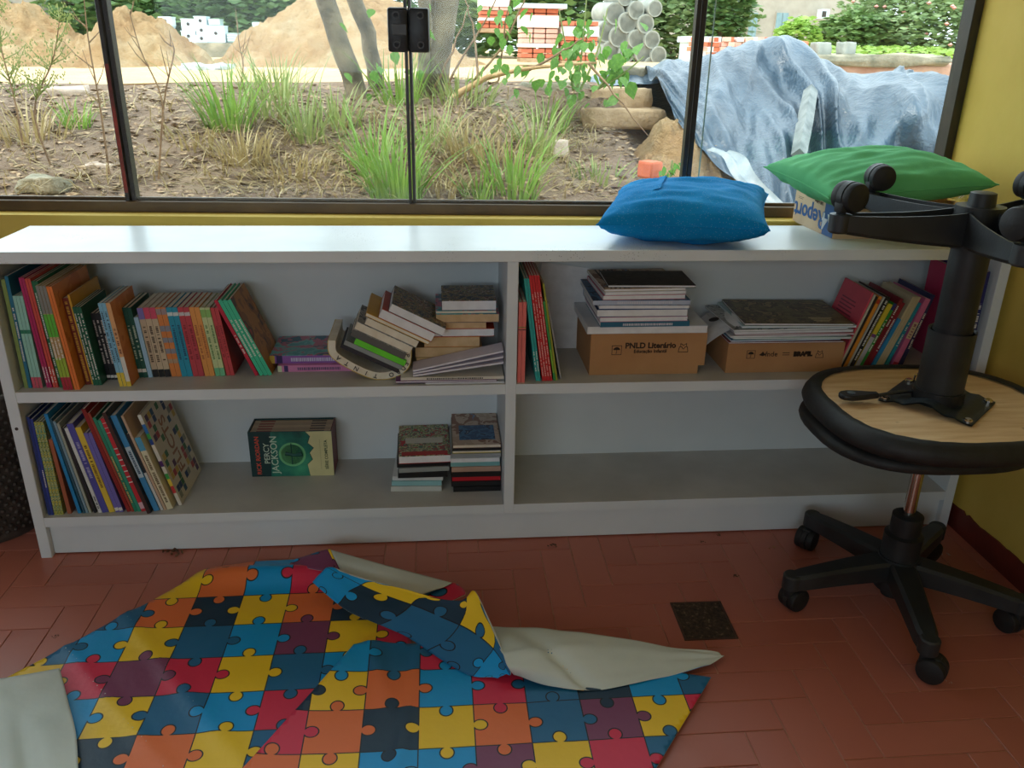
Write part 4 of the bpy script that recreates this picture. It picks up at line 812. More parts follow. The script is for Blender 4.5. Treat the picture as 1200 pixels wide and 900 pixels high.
for i, (la, a_, c_, t, col, tp, d, yaw, out, y0) in enumerate([('large white paper pad lying directly on the lettered box',455,1108,.0135,(226,228,232),None,.215,0,True,.05),('dark teal spined booklet on the white pad',522,1005,.0095,(40,110,140),None,.2,.01,False,.045),('pink edged white booklet above the teal spine',516,992,.0085,(230,170,190),None,.2,.015,True,.045),('thick white paged booklet in the middle of the box pile',502,990,.0135,(80,100,140),None,.2,.0,True,.045),('blue covered white booklet above the thick one',516,1000,.0075,(70,100,160),'blue',.2,-.02,True,.045),
    ('white booklet with blue cover left edge showing',480,1000,.0085,(190,200,220),'blue',.2,-.01,False,.045),('white booklet with pink line near the top of the box pile',522,966,.0085,(210,120,140),None,.19,.03,True,.048),('thin white booklet under the striped one',530,966,.006,(220,220,226),None,.19,.04,True,.048),('tan booklet with black stripes under the black one',522,962,.005,(206,190,160),'tan',.19,.05,True,.048),('thin black covered booklet on top of the box pile',560,1022,.0045,(50,46,42),'black',.14,-.03,True,.052)]):
    t *= 1.38
    o = flat(la, s2(a_, y0), s2(c_, y0), y0, z, t, d, col, G6, 'w', out, yaw, top=tp, pr=(220,220,230) if not out else None); z += t+.0006
    if i == 8:
        for k in range(5): BX('cover_stripe', -.085+k*.011, -.081+k*.011, -.09, .09, t+.0001, t+.0004, cmat((30,30,30)), o)
G7 = 'magazines piled on the emblem box'
z = .5325
for i, (la, a_, c_, t, col, tp, d, yaw, out) in enumerate([('red brown magazine lying directly on the emblem box',262,890,.004,(150,60,40),None,.2,0,True),('blue magazine second from below on the emblem box',268,870,.005,(70,130,170),None,.2,.02,True),('pale green magazine third from below on the emblem box',290,930,.005,(190,214,200),None,.2,-.02,True),('white magazine fourth from below on the emblem box',262,900,.005,(220,222,222),None,.2,.02,True),('dull red magazine in the emblem box pile',300,940,.004,(190,120,130),None,.2,-.03,True),('white magazine above the dull red one',280,930,.006,(226,226,228),None,.2,.02,True),('grey covered magazine with its left side showing',268,900,.006,(176,178,176),'grey',.21,.04,True),('pale blue paged magazine under the olive book',330,945,.006,(170,200,206),None,.21,-.02,True),('olive picture book on top of the emblem box pile',352,930,.006,(130,110,60),'olive',.21,-.05,True)]):
    y0 = .05+.002*(i % 2); o = flat(la, s2(a_, y0, 800), s2(c_, y0, 800), y0, z, t, d, col, G7, 'w', out, yaw, top=tp); z += t+.0006
b = MB()
for k in range(4): b.box(.04+k*.003, .10-k*.006, -.06-.011*k, -.055-.011*k, .0062, .0065)
b.build('cover_title', cmat((206,186,140)), o)
o = thing('booklet', 'grey booklet drooping over the left rim of the emblem box', 'book', None, (1.70, .07, .531))
P_ = lambda u, v: (-.02+u*.09+.012*v, v*.17, .022+.024*u-.03*(1-u)**2+.004*math.sin(v*5))
MB().grid(P_, 8, 6).grid(lambda u, v: Vector(P_(u, v))-Vector((0, 0, .003)), 8, 6, flip=True).build('pages', M_pagew, o, smooth=True, ang=3); MB().lathe([(.012, 0), (.012, .0004), (.0135, .0004), (.0135, 0)], 20).build('cover_ring', M_ink, o, loc=(.022, .075, .0355), rot=(0, rad(-16), 0))

# right-leaning row, built from the right end back to the left
G8 = 'books leaning right at the right end'
LR = [('navy book with white print',.010,.20,.16,(40,44,96),14.5,.08,dict(pr=Wh)),('pink book with cream oval',.0145,.192,.16,(226,120,170),16.5,.075,dict(bands=[(.42,.66,(226,206,170)),(0,.07,(190,40,80))],pr=(150,70,100),prz=(.44,.64))),('teal and blue book',.009,.182,.15,(40,160,186),18.5,.08,dict(pr=Wh,prz=(.3,.7)))]+[('cream paged paperback',.0068,.2,.15,(214,200,164),19.5,.08)]*3+[('short blue book',.009,.14,.13,(50,150,206),20,.075),('dark red book with white lettering',.0095,.184,.15,(150,36,50),20,.08,dict(pr=Wh)),('tall maroon book',.009,.196,.16,(130,30,44),20,.08,dict(pr=Wh,prz=(.6,.9))),('green book with white title',.009,.182,.15,(50,150,60),20,.08,dict(pr=Wh,bands=[(.9,1,(50,60,130))])),('yellow and purple book',.012,.18,.15,(232,206,60),19.6,.078,dict(bands=[(0,.48,(190,186,190)),(.48,.53,(130,70,130))])),('black book with white title',.011,.2,.15,(30,30,32),19.2,.08,dict(pr=Wh,prz=(.1,.95))),('thin black and white book',.005,.2,.15,(190,190,184),18.6,.08),('orange book',.009,.2,.15,(232,150,50),18,.08,dict(bands=[(.9,.96,(190,60,30))])),('thin dark spined book',.005,.2,.15,(50,44,40),17.6,.08),('cream edged book',.006,.205,.15,(206,196,176),17.2,.08),('coral pink booklet with printed cover',.0045,.21,.15,(226,84,104),16.5,.078)]
prev = None; x = 2.222
for i, it in enumerate(LR):
    desc, t, h, d, col, lean, y = it[:7]; kw = dict(it[7]) if len(it) > 7 else {}; a = rad(lean); X = x
    if prev:
        x0, t0, h0, a0 = prev; X = 9
        for f in (0., min(1., (h*math.cos(a)-t0*math.sin(a0))/(h0*math.cos(a0)))):
            cx, cz = x0-t0*math.cos(a0)+f*h0*math.sin(a0), t0*math.sin(a0)+f*h0*math.cos(a0); X = min(X, cx-math.tan(a)*cz)
        X -= .0007
    o = book('%s, %s from the right in the right-leaning row' % (desc, ORD[i]), t, h, d, col, (X, y, ZM+.0003), (0, a, 0), G8, right=True, **kw); prev = (X, t, h, a)
b = MB()
for k in range(11): b.box(-.0049, -.0045, .045+.006*(k % 3), .125, .07+k*.0095, .0735+k*.0095)
b.build('cover_print', cmat((150,50,70)), o)
for la, x0, t, h, y0, col, kw in (('large navy activity book standing against the right side panel',2.350,.013,.27,.02,(40,44,110),dict(bands=[(0,.07,Wh),(.1,.2,(226,226,226))],pr=Wh,prz=(.4,.7))),('large pink book standing before the navy one at the right',2.334,.011,.255,.03,(216,60,110),dict(pr=Wh,prz=(.3,.5)))):
    book(la, t, h, .2, col, (x0, y0, ZM+.0003), (0, 0, 0), 'standing books at the right end', **kw)
# ------------------------------------------------------------ two swivel stools, one upside down on the other
random.seed(5)
M_chair = mottled('worn_black_nylon', S(26,28,30), S(44,48,50), 7, .48, .12, 120); M_chrome = mottled('chrome', S(190,180,170), S(214,206,198), 5, .16, 0, metal=1.)
M_ply = NT('plywood'); _c = M_ply.coord(); _mp = M_ply.n('ShaderNodeMapping', {0: _c, 3: (3, 26, 3)}).outputs[0]
_f = M_ply.noise(2.2, 6, _mp, .6); _k = M_ply.noise(13, 3)
_cc = M_ply.ramp(_f, [(.3, S(212,170,120)), (.55, S(230,194,146)), (.75, S(240,210,166))])
M_ply = M_ply.done(M_ply.mix(M_ply.ramp(_k, [(.68, (0,)*3), (.74, (.8,)*3)]), _cc, S(120,80,50)), .6)
def caster(par, x, y, ztop, ang, r=.029):
    """twin-wheel caster hanging from an arm end; local z of the wheel's foot is 0"""
    c = bpy.data.objects.new('caster', None)
    c = MB().lathe([(.0095, r*.9), (.0095, ztop), (.007, ztop+.01)], 12).build('caster', M_chair, par, smooth=True, loc=(x, y, 0), rot=(0, 0, ang))
    Mx = Matrix.Translation((.016, 0, r)) @ Matrix.Rotation(PI/2, 4, 'X')
    hp = [(0.0, -.006), (r*.7, -.006), (r*1.04, -.006), (r*1.04, .006), (r*.7, .006), (0.0, .006)]
    MB().lathe(hp, 20, Mx).build('hood', M_chair, c, smooth=True)
    MB().box(-.012, .03, -.012, .012, r*1.05, r*2.05).build('fork', M_chair, c, bevel=.006, segs=2, smooth=True)
    for s_ in (-1, 1):
        MB().lathe([(.0, .0075), (r*.99, .0075), (r, .010), (r, .018), (r*.93, .0225), (r*.5, .0265), (.0, .0275)] if s_ > 0 else [(.0, -.0275), (r*.5, -.0265), (r*.93, -.0225), (r, -.018), (r, -.010), (r*.99, -.0075), (.0, -.0075)], 22, Mx).build('wheel', M_rub, c, smooth=True)
    return c
def arm_mesh(R_, zh, ze, hw, he, wh, we):
    """U-channel arm along +x: closed on top, open underneath"""
    b = MB(); n = 10; t = .0035; rings = []
    for i in range(n+1):
        u = i/n; x = .02+(R_-.02)*u; zt = zh+(ze-zh)*(u**1.4); hgt = hw+(he-hw)*u**.8; w_ = (wh+(we-wh)*u)/2; r_ = .007
        if i == n: w_ *= .82
        rings.append([(x, -w_, zt-hgt), (x, -w_, zt-r_), (x, -w_+r_, zt), (x, w_-r_, zt), (x, w_, zt-r_), (x, w_, zt-hgt), (x, w_-t, zt-hgt), (x, w_-t, zt-r_), (x, 0, zt-t-.002), (x, -w_+t, zt-r_), (x, -w_+t, zt-hgt)])
    k = len(rings[0]); vs_ = [p for r in rings for p in r]
    fs_ = [(i*k+j, (i+1)*k+j, (i+1)*k+(j+1) % k, i*k+(j+1) % k) for i in range(n) for j in range(k)]
    fs_ += [tuple(range(k)), tuple(n*k+j for j in range(k-1, -1, -1))]
    b.add(vs_, fs_)
    # rounded socket wall closing the arm's end
    b.lathe([(.012, ze-he), (we*.5, ze-he), (we*.5, ze-.004), (we*.42, ze), (.0, ze)], 16, Matrix.Translation((R_, 0, 0)))
    return b
def star_base(par, R_, ang0, deep):
    for k in range(5):
        a_ = rad(ang0+72*k)
        arm_mesh(R_, .125, .098, .075 if deep else .05, .036, .062, .042).build('arm', M_chair, par, smooth=True, ang=.5, rot=(0, 0, a_))
        caster(par, R_*math.cos(a_), R_*math.sin(a_), .07, a_+rad([160, 110, 200, 60, 140][k]))
    MB().lathe([(.026, .045), (.046, .045), (.048, .10), (.046, .129), (.030, .131), (.026, .131)], 24).build('hub', M_chair, par, smooth=True, ang=.5)
    MB().lathe([(.018, .018), (.024, .02), (.026, .045), (.0, .045)], 20).build('hub_socket', M_chair, par, smooth=True, ang=.5)
def seat_shape(b, a_, c_, prof, n=44, mi=0, pw=2.7):
    """rounded-square lathe: prof = (scale, z)"""
    def pt(s_, z, k):
        th = 2*PI*k/n; cx, sy = math.cos(th), math.sin(th)
        return (a_*s_*math.copysign(abs(cx)**(2/pw), cx), c_*s_*math.copysign(abs(sy)**(2/pw), sy), z)
    b.add([pt(s_, z, k) for s_, z in prof for k in range(n)], [(i*n+k, i*n+(k+1) % n, (i+1)*n+(k+1) % n, (i+1)*n+k) for i in range(len(prof)-1) for k in range(n)]+[tuple(range(n-1, -1, -1)), tuple((len(prof)-1)*n+k for k in range(n))], None, mi); return b
HX, HY = 2.075, -.30
st = thing('swivel_stool', 'black swivel stool standing on five casters with a chrome column', 'stool', None, (HX, HY, 0))
star_base(st, .262, 40, False)
MB().lathe([(.030, .12), (.043, .122), (.043, .185), (.034, .190), (.034, .235), (.026, .24), (.016, .241)], 26).build('column_sleeve', M_chair, st, smooth=True, ang=.5)
MB().lathe([(.0135, .22), (.0135, .425)], 20).build('gas_column', M_chrome, st, smooth=True)
b = MB(); b.box(-.09, .09, -.075, .075, .430, .438); b.box(-.045, .045, -.05, .05, .412, .431); b.build('mechanism', M_black, st, bevel=.003)
b = MB(); seat_shape(b, .232, .205, [(.82, .438), (.93, .439), (.985, .442), (1., .450), (.99, .459), (.95, .466), (.86, .468)]); b.v = [(x-.028, y+.012, z) for x, y, z in b.v]; b.build('seat_cushion', M_rub, st, smooth=True, ang=.9)
# the second stool, flipped: local z = 0 at its casters, so its Empty stands on its head
FZ = .985
si = thing('swivel_stool', 'black swivel stool resting upside down on the other, plywood underside up', 'stool', None, (HX+.005, HY, FZ), (PI, 0, 0))
# after the flip an arm at angle a points to -a
star_base(si, .285, -180, True)
MB().lathe([(.030, .12), (.0375, .122), (.0375, .30), (.034, .318), (.0, .318)], 28).build('upper_cover', M_chair, si, smooth=True, ang=.5)
MB().lathe([(.0125, .30), (.0125, .36)], 16).build('gas_column', M_chrome, si, smooth=True)
SB = FZ-.515          # underside of the plywood, in local height
MB().lathe([(.042, SB-.165), (.047, SB-.168), (.047, SB-.012), (.042, SB-.012), (.042, SB-.165)], 30).build('column_sleeve', M_chair, si, smooth=True, ang=.5)
MB().lathe([(.033, SB-.172), (.039, SB-.174), (.039, SB-.06), (.033, SB-.06), (.033, SB-.172)], 30).build('inner_sleeve', M_black, si, smooth=True, ang=.5)
MB().lathe([(.034, SB-.004), (.052, SB-.006), (.052, SB-.036), (.034, SB-.037)], 26).build('collar', M_black, si, smooth=True, ang=.5)
# seat: plywood disc, padded rim
b = MB(); seat_shape(b, .262, .232, [(.90, SB), (.90, SB+.012)], 60); b.build('plywood_panel', M_ply, si)
b = MB(); n_ = 72
prof_ = [(.865, SB-.0035), (.905, SB-.006), (.965, SB-.004), (1., SB+.010), (1.012, SB+.022), (.99, SB+.036), (.93, SB+.044), (.80, SB+.045)]
seat_shape(b, .262, .232, prof_, n_)
b.f = b.f[:(len(prof_)-1)*n_]+[b.f[-1]]; b.mi = b.mi[:len(b.f)]
for k in range(n_): x, y, z = b.v[k]; q = 1+random.uniform(-.008, .008); b.v[k] = (x*q, y*q, z)
b.build('padded_rim', M_rub, si, smooth=True, ang=1.2)
# mechanism plate (ridged), bolts, springs, lever
pl = MB(); zz = lambda x, y: SB-.006-.020*math.exp(-((x)/.035)**2)*(1 if abs(y) < .2 else 0)-.006*math.exp(-((abs(x)-.06)/.012)**2)
pl.grid(lambda u, v: ((u-.5)*.19, (v-.5)*.17, zz((u-.5)*.19, (v-.5)*.17)), 22, 6); pl.grid(lambda u, v: ((u-.5)*.19, (v-.5)*.17, zz((u-.5)*.19, (v-.5)*.17)+.003), 22, 6, flip=True)
mech = pl.build('mechanism_plate', mottled('dark_steel', S(44,52,58), S(62,70,76), 9, .4, .1, 90, metal=.4), si, smooth=True, ang=.8, rot=(0, 0, rad(48)))
for sx in (-.083, .083):
    for sy in (-.072, .072): MB().lathe([(.009, SB-.005), (.009, SB-.011), (.006, SB-.013), (.0, SB-.013)], 12, Matrix.Translation((sx, sy, 0))).build('bolt', M_chrome, mech)
for k in range(4): b = MB(); b.tube([(-.066+k*.009, -.055+.012*math.cos(t*.6), SB-.024+.010*math.sin(t*.6)) for t in range(12)], .0022, 6); b.build('spring_coil', M_chrome, mech)
lv = MB(); a0_ = rad(-178)
dx, dy = math.cos(a0_), math.sin(a0_)
lv.tube([(-.04, -.02, SB-.022), (-.10, -.012, SB-.020), (-.135, -.008, SB-.016)], .0042, 8); lo = lv.build('lever', M_black, si, smooth=True)
pd = MB(); pr_ = [(-.13, .008), (-.15, .011), (-.175, .017), (-.195, .019), (-.212, .014), (-.218, .004)]
poly = [(x, w_) for x, w_ in pr_]+[(x, -w_) for x, w_ in reversed(pr_)]
n_ = len(poly); pd.add([(x, y-.008, SB-.024) for x, y in poly]+[(x, y-.008, SB-.012) for x, y in poly], [tuple(range(n_)), tuple(range(2*n_-1, n_-1, -1))]+[(i, i+n_, (i+1) % n_+n_, (i+1) % n_) for i in range(n_)])
pd.build('lever_handle', M_black, lo, bevel=.003, smooth=True)
MB().lathe([(.0, 0), (.0085, 0), (.0085, .001), (.0, .001)], 16).build('handle_recess', mottled('handle_grey', S(80,90,100), S(100,110,118), 9, .4, 0), lo, loc=(-.192, -.008, SB-.0255))
# ------------------------------------------------------------ printed vinyl play mat
random.seed(9)
CK = {'Y': S(250,206,34), 'O': S(238,120,60), 'B': S(30,108,154), 'L': S(0,158,226), 'N': S(20,56,80), 'R': S(222,46,82), 'P': S(130,64,100)}
ROWS = ['YBYOLRNYLB' 'NLOBYNRYB', 'OBONYONYRL' 'LBRYNLRPY', 'BLYBLPYRON' 'YORLBPLBR', 'YRPRYBLLYR' 'ONYOBPYRL', 'YLYBLRYYBO' 'YLLPYRBPO', 'RYNOYBBOLY' 'BYONLYPOB', 'LPRYBLOYNR' 'RBPYOLRYN', 'LYNYBOYLBR' 'NLOYBRPYL', 'LNBBLLOBYN' 'YBLRNOLYP']
# columns 0-9 belong to the left part of the print, 10-18 to the right part
ROWS[1] = 'OBONYONYRL'+'LBRYNLRPY'; ROWS[2] = 'BLYBLPYRON'+'YOLRBPLBR'; ROWS[3] = 'YRPRYBLLYR'+'ONYOBPYRL'; ROWS[4] = 'YLYBLRYYBO'+'YLLPYRBPO'
ROWS[2] = 'BLYBLPYRON'+'YOLRBNLBR'
NC = 19
g = NT('jigsaw_print'); uv = g.n('ShaderNodeUVMap', uv_map='puv').outputs[0]; sp = g.n('ShaderNodeSeparateXYZ', {0: uv}); u, v = sp.outputs[0], sp.outputs[1]
def side(u, v, ph):
    k = g.m('ROUND', u); j = g.m('FLOOR', v)
    hsh = g.m('FRACT', g.m('MULTIPLY', g.m('SINE', g.m('ADD', g.m('ADD', g.m('MULTIPLY', k, 12.9898), g.m('MULTIPLY', j, 78.233)), ph)), 437.585))
    s = g.m('SUBTRACT', g.m('MULTIPLY', g.m('GREATER_THAN', hsh, .5), 2.), 1.)
    du = g.m('SUBTRACT', g.m('SUBTRACT', u, k), g.m('MULTIPLY', s, .108)); dv = g.m('SUBTRACT', g.m('SUBTRACT', v, j), .5)
    d = g.m('SQRT', g.m('ADD', g.m('MULTIPLY', du, du), g.m('MULTIPLY', g.m('MULTIPLY', dv, dv), 1.15)))
    ins = g.m('LESS_THAN', d, .132); own = g.m('SUBTRACT', k, g.m('GREATER_THAN', s, 0.))
    cell = g.m('ADD', g.m('MULTIPLY', ins, own), g.m('MULTIPLY', g.m('SUBTRACT', 1., ins), g.m('FLOOR', u)))
    ring = g.m('LESS_THAN', g.m('ABSOLUTE', g.m('SUBTRACT', d, .132)), .013)
    line = g.m('MULTIPLY', g.m('LESS_THAN', g.m('ABSOLUTE', g.m('SUBTRACT', u, k)), .011), g.m('SUBTRACT', 1., ins))
    # the ring only shows on the tab's own side of the edge
    beyond = g.m('GREATER_THAN', g.m('MULTIPLY', g.m('SUBTRACT', u, k), s), -.004)
    return cell, g.m('MAXIMUM', g.m('MULTIPLY', ring, beyond), line)
ci, l1 = side(u, v, 1.7); rj, l2 = side(v, u, 5.1)
cx = g.m('DIVIDE', g.m('ADD', ci, .5), float(NC)); colr = None
for r, rw in enumerate(ROWS):
    rp = g.ramp(cx, [(i/NC+1e-4*(i > 0), CK[ch]) for i, ch in enumerate(rw)], 'CONSTANT')
    colr = rp if colr is None else g.mix(g.m('GREATER_THAN', rj, r-.5), colr, rp)
colr = g.mix(g.m('MAXIMUM', l1, l2), colr, S(22,26,34)); g.bump(g.noise(14, 4), .25, .01)
M_jig = g.done(colr, .42, spec=.45)
M_back = mottled('vinyl_backing', S(196,206,200), S(216,222,214), 3, .5, .25, 9, dist=.01)
mat = thing('play_mat', 'crumpled vinyl play mat printed with bright jigsaw pieces', 'mat')
UL = lambda x, y: ((x-.110)/.1071, 1-(y+.193)/.1062)          # print coordinates of the left part (row 0 above y = -0.193)
UR = lambda x, y: (10+(x-.745)/.1061, 1-(y+.379)/.1045)
def finish(bm, name, top, back, th=.0009, uvf=None):
    """give a sheet its thickness and its two sides: top face material and back material"""
    uvl = bm.loops.layers.uv.verify(); lay = bm.verts.layers.float_vector.get('src')
    bm.normal_update(); top_faces = list(bm.faces)
    for f in top_faces:
        f.material_index = top; f.smooth = True
        for l in f.loops: s_ = l.vert[lay]; l[uvl].uv = (s_.x, s_.y)
    nv = {v_: bm.verts.new(v_.co-v_.normal*th) for v_ in list(bm.verts)}
    for v_, w_ in nv.items(): w_[lay] = v_[lay]
    for f in top_faces:
        q = bm.faces.new([nv[x] for x in reversed(f.verts)]); q.material_index = back; q.smooth = True
        for l in q.loops: s_ = l.vert[lay]; l[uvl].uv = (s_.x, s_.y)
    for e in [e for e in bm.edges if len(e.link_faces) == 1 and e.verts[0] in nv]:
        a_, c_ = e.verts; q = bm.faces.new((a_, c_, nv[c_], nv[a_])) if e.link_loops and e.link_loops[0].vert == c_ else bm.faces.new((c_, a_, nv[a_], nv[c_])); q.material_index = back
        for l in q.loops: s_ = l.vert[lay]; l[uvl].uv = (s_.x, s_.y)
    bmesh.ops.recalc_face_normals(bm, faces=bm.faces[:])
    me = bpy.data.meshes.new(name); bm.to_mesh(me); bm.free(); me.uv_layers[0].name = 'puv'
    return obj(name, me, [M_jig, M_back], mat)
def flat_sheet(name, poly, zf, uvf, step=.012):
    xs = [p[0] for p in poly]; ys = [p[1] for p in poly]; bm = bmesh.new(); lay = bm.verts.layers.float_vector.new('src')
    nx, ny = int((max(xs)-min(xs))/step)+2, int((max(ys)-min(ys))/step)+2; V = [[bm.verts.new((min(xs)-.003+i*step, min(ys)-.003+j*step, 0)) for i in range(nx+1)] for j in range(ny+1)]
    for j in range(ny):
        for i in range(nx): bm.faces.new((V[j][i], V[j][i+1], V[j+1][i+1], V[j+1][i]))
    n = len(poly)
    for i in range(n):
        p, q = Vector((*poly[i], 0)), Vector((*poly[(i+1) % n], 0)); d = q-p
        bmesh.ops.bisect_plane(bm, geom=bm.verts[:]+bm.edges[:]+bm.faces[:], plane_co=p, plane_no=Vector((d.y, -d.x, 0)), clear_outer=True)
    for v_ in bm.verts:
        v_[lay] = Vector((*uvf(v_.co.x, v_.co.y), 0)); v_.co.z = zf(v_.co.x, v_.co.y)
    return finish(bm, name, 0, 1)
def patch(name, P, nu, nv, top, back, uvf, th=.0009):
    bm = bmesh.new(); lay = bm.verts.layers.float_vector.new('src'); V = []
    for j in range(nv+1):
        R_ = []
        for i in range(nu+1):
            v_ = bm.verts.new(P(i/nu, j/nv)); v_[lay] = Vector((*uvf(i/nu, j/nv), 0)); R_.append(v_)
        V.append(R_)
    for j in range(nv):
        for i in range(nu): bm.faces.new((V[j][i], V[j][i+1], V[j+1][i+1], V[j+1][i]))
    bm.normal_update()
    if sum((f.normal*f.calc_area()).dot(CAM-f.calc_center_median()) for f in bm.faces) < 0: bmesh.ops.reverse_faces(bm, faces=bm.faces[:])
    return finish(bm, name, top, back, th)
def seg(p, a, b):
    """signed distance across and parameter along the line a-b"""
    d = (b[0]-a[0], b[1]-a[1]); L = math.hypot(*d); ux_, uy_ = d[0]/L, d[1]/L; return (p[0]-a[0])*uy_-(p[1]-a[1])*ux_, ((p[0]-a[0])*ux_+(p[1]-a[1])*uy_)/L
G_ = lambda d, s: math.exp(-(d/s)**2)
def wr(x, y, a=.0016): return a*(1+noise.noise(Vector((x*9, y*7, 2))))+.0008*(1+noise.noise(Vector((x*26, y*20, 5))))
CR = ((.80, -.40), (.58, -.86))                    # crease where the right part overlaps the left
def zl(x, y):
    z = .0016+wr(x, y)
    d, t = seg((x, y), (.44, -.115), (.80, -.135)); z += .032*G_(d, .035)*sst((t+.25)/.45)           # soft ridge along the top edge
    d, t = seg((x, y), (.50, -.52), (.64, -.70)); z += .006*G_(d, .02)
    d, t = seg((x, y), (.33, -.50), (.42, -.60)); z += .004*G_(d, .015)
    return z
left_poly = [(.03,-.54),(.105,-.452),(.435,-.078),(.53,-.052),(.66,-.048),(.80,-.10),(.90,-.24),(.94,-.40),(.90,-.62),(.80,-1.02),(.06,-1.02)]
flat_sheet('printed_sheet', left_poly[::1] if False else left_poly[::-1], zl, UL)
def zr(x, y):
    d, t = seg((x, y), *CR); z = .0095+wr(x+3, y)
    z += .014*math.exp(-abs(d)/.05)*(1 if d < 0 else 1)
    d2, t2 = seg((x, y), (.86, -.44), (.92, -.66)); z += .007*G_(d2, .018)*sst(1.2-t2)
    d3, t3 = seg((x, y), (.93, -.64), (.90, -.90)); z += .006*G_(d3, .012)
    return z
right_poly = [(.815,-.405),(.95,-.37),(1.16,-.43),(1.50,-.475),(1.577,-.522),(1.395,-.755),(1.19,-1.02),(.50,-1.02),(.585,-.85)]
flat_sheet('printed_sheet', right_poly[::-1], zr, UR)
E3 = lambda px, py, y: YP(px, py, y)
def loft(curves):
    C_ = [[Vector(p) for p in c] for c in curves]
    return lambda a, b: crom([crom(c, a) for c in C_], b)
# folded band running diagonally, print side up
hz = lambda px, py, z: ZP(px, py, z)
band = loft([[hz(366,682,.045), hz(408,716,.03), hz(472,744,.022), hz(542,788,.016), hz(583,795,.018)],
             [hz(376,671,.065), hz(424,700,.05), hz(498,736,.045), hz(558,768,.04), hz(592,790,.03)],
             [hz(388,664,.075), hz(446,688,.07), hz(520,712,.08), hz(572,738,.075), hz(598,786,.04)],
             [hz(402,672,.070), hz(470,690,.080), hz(535,704,.10), hz(556,694,.125), hz(575,733,.09)]])
patch('folded_band', lambda a, b: band(a, b)+Vector((0, 0, .004*noise.noise(Vector((a*6, b*5, 1))))), 44, 16, 0, 1, lambda a, b: (.05+a*4.9, 8.95-b*1.75))
# far curl showing the pale back, and its printed left face and right tip
curl = loft([[hz(401,673,.045), hz(440,684,.045), hz(486,697,.045), hz(500,694,.045)], [hz(393,656,.06), hz(445,672,.06), hz(500,688,.055), hz(518,689,.05)], [hz(387,644,.06), hz(440,659,.06), hz(500,675,.055), hz(530,683,.05)]])
patch('pale_curl', curl, 22, 10, 1, 0, lambda a, b: (5+a*2, .4+b))
lface = loft([[hz(338,662,.02), hz(372,668,.04), hz(402,674,.044)], [hz(346,655,.03), hz(378,652,.05), hz(393,657,.058)], [hz(356,652,.03), hz(374,646,.05), hz(387,643,.062)]])
patch('printed_curl', lface, 12, 8, 0, 1, lambda a, b: (5.1+a*1.1, 2.2+b*.8))
tip = loft([[hz(490,700,.035), hz(520,706,.04), hz(545,697,.05)], [hz(502,694,.04), hz(524,694,.045), hz(545,692,.045)], [hz(518,688,.044), hz(530,683,.048), hz(538,686,.042)]])
patch('printed_curl', tip, 10, 6, 0, 1, lambda a, b: (11.9+a*.7, 1.2+b*.6))
# pale corner folded over at the right
flap = loft([[hz(577,734,.045), hz(640,737,.05), hz(705,744,.045), hz(780,757,.03), hz(842,764,.016)],
             [hz(584,756,.06), hz(640,758,.055), hz(705,762,.045), hz(785,766,.028), hz(846,768,.014)],
             [hz(594,780,.05), hz(645,784,.045), hz(705,790,.03), hz(780,781,.02), hz(848,769,.013)],
             [hz(602,791,.025), hz(645,804,.018), hz(700,808,.016), hz(775,794,.014), hz(832,779,.012)]])
def fl_(a, b):
    p = flap(a, b); d = (a-.36)*.9-(b-.62)*.35; e = (a-.20)*.5+(b-.42)*.9
    return p+Vector((0, 0, -.014*math.exp(-(d/.05)**2)*sst(b*2)*sst((1.1-b)*3)+.008*math.exp(-(e/.06)**2)*sst((.5-a)*4)+.003*noise.noise(Vector((a*7, b*5, 4)))))
patch('pale_flap', fl_, 60, 24, 1, 0, lambda a, b: (12+a*4, .5+b))
# pale corner folded over at the bottom left
fl2 = loft([[hz(-90,812,.018), hz(-30,800,.02), hz(20,792,.022), hz(70,783,.014)], [hz(-100,850,.03), hz(-30,840,.034), hz(25,830,.03), hz(80,822,.02)], [hz(-110,900,.03), hz(-30,895,.035), hz(30,885,.032), hz(90,868,.02)], [hz(-110,990,.02), hz(-30,985,.03), hz(35,980,.03), hz(93,965,.02)]])
patch('pale_flap', lambda a, b: fl2(a, b)+Vector((0, 0, .004*noise.noise(Vector((a*5, b*6, 8)))-.012*math.exp(-((a-.60-.1*b)/.06)**2)*sst((b-.3)*3))), 30, 26, 1, 0, lambda a, b: (a*2, 4+b))
